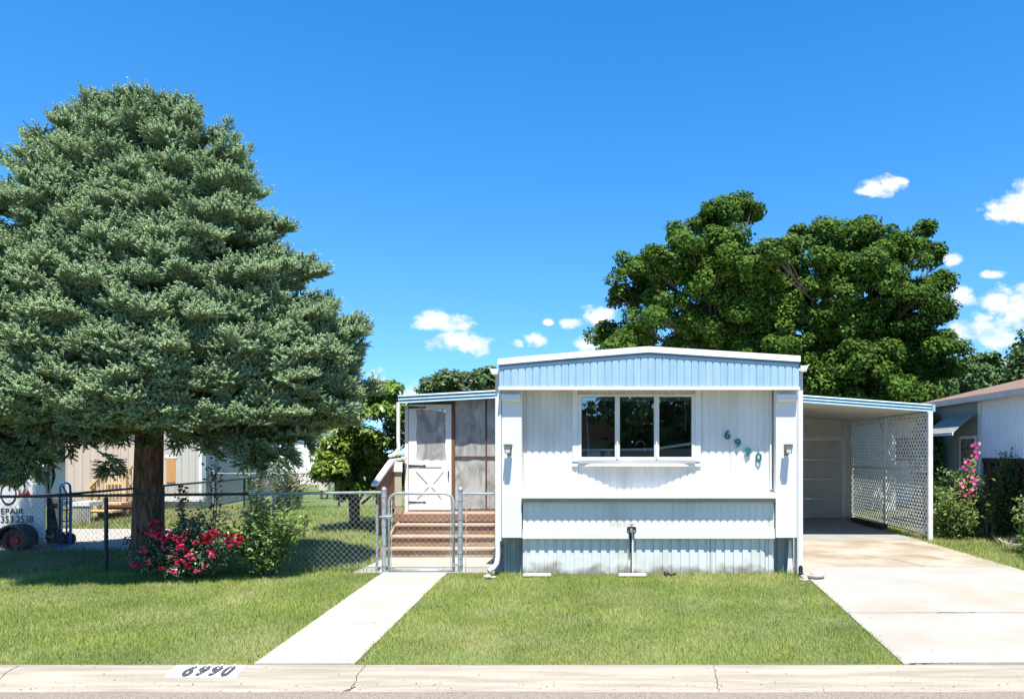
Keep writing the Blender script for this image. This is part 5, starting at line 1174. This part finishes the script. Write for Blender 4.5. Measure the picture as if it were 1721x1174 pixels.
# tall pale weeds by the back fence
wd = leafmat('pale_weed_leaves', (.12,.18,.08), (.26,.32,.17), trans=.3)
for i, (px, py, lab) in enumerate(((422,778,'tallest thin pale weed behind the side fence, left of the others'),(438,790,'pale weed second from the left behind the side fence'),(468,782,'bushy pale weed in the middle of the weed row'),(485,790,'pale weed just right of the middle of the row'),(500,796,'shortest pale weed at the right end of the row'))):
    D_ = 18.6 + .15*i; b_ = (X(px,D_), D_, g(X(px,D_),D_)); top = P(px, py, D_); cs_ = [[b_, tuple(Vector(b_).lerp(Vector(top), .5) + Vector((R_.uniform(-.05,.05),0,0))), (top[0]+R_.uniform(-.25,.25)*(k > 0), top[1], top[2]-R_.uniform(.1,.5)*(k > 0))] for k in range(4)]
    shrub('tall_weed', lab, 'weed', b_, cs_, .09, 120, wd, along=.85, spread=.13, wr=.4, group='tall weeds by the back fence')
b_ = (X(480,21), 21, .35); shrub('dry_red_shrub', 'dry reddish-brown shrub beyond the far fence', 'shrub', b_, [[b_, (b_[0]+R_.uniform(-.5,.5), 21, .8), (b_[0]+R_.uniform(-.9,.9), 21, R_.uniform(.9,1.3))] for _ in range(14)], .10, 60, leafmat('dry_red_leaves', (.25,.10,.05), (.42,.22,.13)), along=.7, spread=.2)
# right-hand side planting
mg = leafmat('mid_green_leaves', (.04,.10,.02), (.15,.24,.07), trans=.25, rough=.4); yg = leafmat('yellow_green_leaves', (.08,.15,.03), (.26,.34,.10), trans=.3)
def bushy(px, D, w, h, lab, n_, mt, leaf=.09, name='leafy_shrub', base_z=0, up=.6, nst=26, x=None):
    bx = X(px, D) if x is None else x; st_ = []
    for i in range(nst):
        a = R_.uniform(-1,1); b2_ = R_.uniform(-1,1); hh = h*(1-.4*abs(a)**1.5)*R_.uniform(.5,1)
        st_.append([(bx+R_.uniform(-.1,.1), D+R_.uniform(-.1,.1), base_z-.02), (bx+a*w*.5, D+b2_*w*.4, hh*.5), (bx+a*w, D+b2_*w*.7, hh)])
    return shrub(name, lab, 'shrub', (bx, D, base_z), st_, leaf, n_, mt, along=.9, spread=.14, up=up)
bushy(1583, 15.9, .42, 1.62, 'leafy green shrub directly beside the front lattice post', 130, mg, .10)
bushy(1600, 15.1, .42, 1.15, 'lower yellow-green shrub in front of the pink clematis', 120, yg, .09)
bushy(1575, 17.2, .35, 1.2, 'dark shrub behind the lattice post at the lawn edge', 110, mg, .09)
cv = bushy(1633, 15.4, .30, 1.75, 'pink-flowered clematis climbing the corner of the grey-green house', 140, yg, .08, 'flowering_clematis', nst=30)
cl_ = [mat('magenta_flower', (.55,.05,.25), (.42,.02,.16), rough=.5, scale=20), mat('rose_pink_flower', (.70,.20,.35), (.55,.10,.22), rough=.5, scale=20)]
for (px, py) in ((1638,745),(1634,748),(1642,752),(1640,765),(1642,768),(1626,772),(1622,776),(1627,779),(1631,777),(1619,784),(1624,788),(1642,770),(1634,802),(1632,808),(1637,812),(1615,812),(1618,818),(1636,832),(1634,822),(1612,828),(1640,820),(1639,758),(1630,782),(1646,760),(1636,790),(1628,798),(1620,806),(1641,806),(1630,826),(1622,832),(1638,842),(1633,765),(1646,745)):
    D_ = 14.95 + R_.uniform(-.12,.08); V = []; Fc = []; c = np.array(P(px,py,D_)); r = R_.uniform(.03,.048); a0 = R_.uniform(0,6)
    nrm = unit(np.array([R_.uniform(-.5,.3), -1, R_.uniform(-.2,.6)])); u = unit(np.cross(nrm,[0,0,1])); w = np.cross(u,nrm)
    for k in range(6):
        a = a0+k*math.pi/3; d = u*math.cos(a)+w*math.sin(a); s = -u*math.sin(a)+w*math.cos(a); b = len(V); V += [c, c+d*r*.55+s*r*.3+nrm*.008, c+d*r, c+d*r*.55-s*r*.3+nrm*.008]; Fc.append([b,b+1,b+2,b+3])
    me = bpy.data.meshes.new('flower'); me.from_pydata([tuple(map(float,v)) for v in V], [], Fc); link_mesh('flower', me, cl_[R_.random() < .4], cv)
# vine on the far corner
vt = thing('climbing_vine', (7.9, 18.6, 0), 'dark leafy vine climbing the downspout at the far corner of the grey-green house', 'vine')
n_ = 5200; hh = rng.uniform(.1, 2.75, n_); ww = np.interp(hh, [0,1,2,2.75], [.45,.38,.30,.12]); yy = 18.55 + rng.normal(size=n_)*ww*.9; xx = 7.86 - np.abs(rng.normal(size=n_))*.16
leafmesh('foliage', np.stack([xx,yy,hh],1), rdir(n_)+np.array([0,0,-.5]), unit(rng.normal(size=(n_,3))*.5+np.array([-.8,-.4,.4])), .10*rng.uniform(.6,1.3,n_), rng.uniform(0,.75,n_), mg, vt, wr=.8)
m = MB()
for i in range(5): m.tube([(7.9,18.6+R_.uniform(-.1,.1),-.02),(7.88,18.5+R_.uniform(-.2,.2),1.2),(7.88,18.6+R_.uniform(-.3,.3),2.5)], [.015,.01,.005], 5)
m.build('stems', bark, vt)
v2 = bushy(0, 14.9, .35, 1.9, 'dark leaf mass hanging between the clematis and the brown lattice', 170, dk, .09, 'shade_climber', nst=20, x=7.72)
bushy(0, 12.9, .26, 1.15, 'upright light-green weed by the beige skirting at the right edge', 90, yg, .09, 'tall_weed', up=1.2, nst=9, x=7.15)
bushy(0, 12.3, .30, .55, 'low dark leafy clump at the foot of the upright weed, right edge', 90, mg, .07, 'leafy_clump', nst=14, x=7.0)
# small upright weeds at the skirting foot
grs = leafmat('grass_weed', (.10,.17,.04), (.28,.36,.13), trans=.2)

# ------------------------------------------------------------ grass
def blades(name, polys, dens, h, w, mt, lab, seed=1, holes=(), col_noise=True, parts=1, lean=.5, clump=0.0):
    r_ = np.random.default_rng(seed); allp = []
    for (x0, x1, y0, y1, dm) in polys:
        n = int((x1-x0)*(y1-y0)*dens*dm); allp.append(np.stack([r_.uniform(x0,x1,n), r_.uniform(y0,y1,n)],1))
    p = np.concatenate(allp)
    for hf in holes: p = p[~hf(p[:,0], p[:,1])]
    n = len(p); x, y = p[:,0], p[:,1]; z = G(x, y) - .004
    lf = np.sin(x*1.3+np.sin(y*2.1)*1.5)*np.cos(y*1.7+x*.6)                   # mown patches of differing height
    lf2 = np.sin(x*4.1+y*2.3)*np.sin(y*5.3-x*1.9)
    hgt = h*r_.uniform(.55,1.3,n)*(1+.18*lf+.15*lf2); az = r_.uniform(0,2*math.pi,n); ln = hgt*lean*r_.uniform(.2,1.3,n)
    dx, dy = np.cos(az), np.sin(az); a2 = az + r_.uniform(.8,2.3,n); wx, wy = np.cos(a2)*w/2, np.sin(a2)*w/2
    b0 = np.stack([x-wx,y-wy,z],1); b1 = np.stack([x+wx,y+wy,z],1); m1 = np.stack([x+dx*ln*.35+wx*.7,y+dy*ln*.35+wy*.7,z+hgt*.6],1); m0 = np.stack([x+dx*ln*.35-wx*.7,y+dy*ln*.35-wy*.7,z+hgt*.6],1); tp = np.stack([x+dx*ln,y+dy*ln,z+hgt],1)
    V = np.stack([b0,b1,m1,m0,tp],1).reshape(-1,3); k = np.arange(n)[:,None]*5
    Fc = np.concatenate([np.concatenate([k,k+1,k+2],1), np.concatenate([k,k+2,k+3],1), np.concatenate([k+3,k+2,k+4],1)])
    tn = np.clip(.45 + .22*lf + .16*lf2 + r_.normal(size=n)*.2, 0, 1)
    o = link_mesh(name, arr_mesh(name, V, Fc, np.repeat(tn,5)), mt); setp(o, lab, 'grass', kind='stuff'); print(name, n); return o
lawn = leafmat('lawn_blades', (.12,.185,.025), (.40,.455,.095), trans=.25, rough=.5, spec=.3, patch=.7, c3=(.54,.52,.21), pscale=1.1)
jag = lambda y: .018*np.sin(y*9)+.015*np.sin(y*23+1)+.014*np.sin(y*57)
blades('lawn_grass', [(-9.2,-3.40,7.0,10.9,1.0)], 4800, .044, .0042, lawn, 'sunlit mown lawn left of the front walk', 1, [lambda x, y: x > -3.400+jag(y), lambda x, y: y < 7.005+.01*np.sin(x*11)])
blades('lawn_grass', [(-2.49,2.72,7.0,10.86,1.0)], 4800, .044, .0042, lawn, 'mown lawn between the front walk and the driveway', 2, [lambda x, y: x < -2.490+jag(y), lambda x, y: x > 2.725 + jag(y) + np.where(y > 10.3, -.10, 0), lambda x, y: y < 7.005+.01*np.sin(x*11), lambda x, y: (y > 10.76) & (x > -1.36) & (x < 2.27)])
lawn2 = leafmat('back_lawn_blades', (.14,.21,.035), (.42,.48,.13), trans=.22, rough=.5, patch=.7, c3=(.42,.38,.18), pscale=.5)
blades('lawn_grass', [(-8.4,-3.9,10.9,20,1.0)], 1300, .07, .008, lawn2, 'side yard lawn behind the chain-link fence', 3, [lambda x, y: (x > -4.0) & (y > 12.3), lambda x, y: (x > -3.88)&(y > 10.86)])
blades('lawn_grass', [(-16,-8.4,10.9,12.95,1.0),(-16,-8.4,15.6,20,.5)], 900, .09, .010, leafmat('dry_lawn_blades', (.17,.19,.05), (.40,.38,.15), trans=.2, patch=.8, c3=(.45,.40,.20), pscale=.6), 'dry yellow-green strip along the neighbour gravel drive', 4)
blades('lawn_grass', [(6.0,7.9,9,20,1.0),(7.9,9.4,7,12,.6),(6.05,9.4,7.0,9,1.2)], 2000, .065, .006, lawn2, 'lawn between the driveway and the right-hand neighbour house', 5, [lambda x, y: x < 6.04+jag(y)])
blades('dry_grass', [(7.0,7.9,11.4,14.6,1.0)], 500, .20, .012, leafmat('straw_blades', (.35,.32,.14), (.60,.56,.30), trans=.3), 'straw-coloured dry grass along the foot of the right-hand house', 6, [lambda x, y: x < 7.35 + .25*np.sin(y*2.2)], lean=1.0)
blades('edge_grass', [(-1.4,2.6,10.70,10.80,1.0),(-1.72,-1.40,10.62,10.85,.8),(2.3,2.6,10.55,10.8,1.5)], 420, .12, .006, grs, 'longer untrimmed grass along the foot of the skirting', 7, lean=.6)
blades('fence_grass', [(-8.4,-3.5,10.86,11.0,1.0)], 900, .11, .005, grs, 'untrimmed grass along the foot of the front fence', 8, lean=.6)

# grit, dry leaves and clippings scattered on the paving and in the gutter
r_ = np.random.default_rng(12); pp = []
for (x0, x1, y0, y1, n, zf_) in ((-6.5,5.5,6.60,6.72,240,kz),(-6.5,5.5,6.72,6.99,90,kz),(2.75,6.0,7.05,14.5,150,lambda y: None),(-3.4,-2.5,7.05,10.8,60,lambda y: None)):
    for _ in range(n):
        x, y = r_.uniform(x0,x1), r_.uniform(y0,y1); z = zf_(y); z = (g(x,y)+.02 if z is None else z+.002); pp.append((x,y,z))
for x in (-3.42,-2.47,2.70,6.06):
    for _ in range(70): y = r_.uniform(7.05,10.6); pp.append((x + r_.normal()*.05, y, g(x,y)+.02))
pp = np.array(pp); n = len(pp)
leafmesh('grit', pp, np.stack([r_.normal(size=n), r_.normal(size=n), np.full(n,.08)],1), np.stack([np.zeros(n),np.zeros(n),np.ones(n)],1)+.2*r_.normal(size=(n,3)), r_.uniform(.006,.022,n), r_.uniform(0,1,n), leafmat('grit_and_clippings', (.05,.04,.03), (.26,.24,.12), trans=0), None, wr=.6)
o = [q for q in C.objects if q.name == 'grit'][0]; setp(o, 'scattered grit, dry leaves and grass clippings on the paving and gutter', 'grit', kind='stuff')
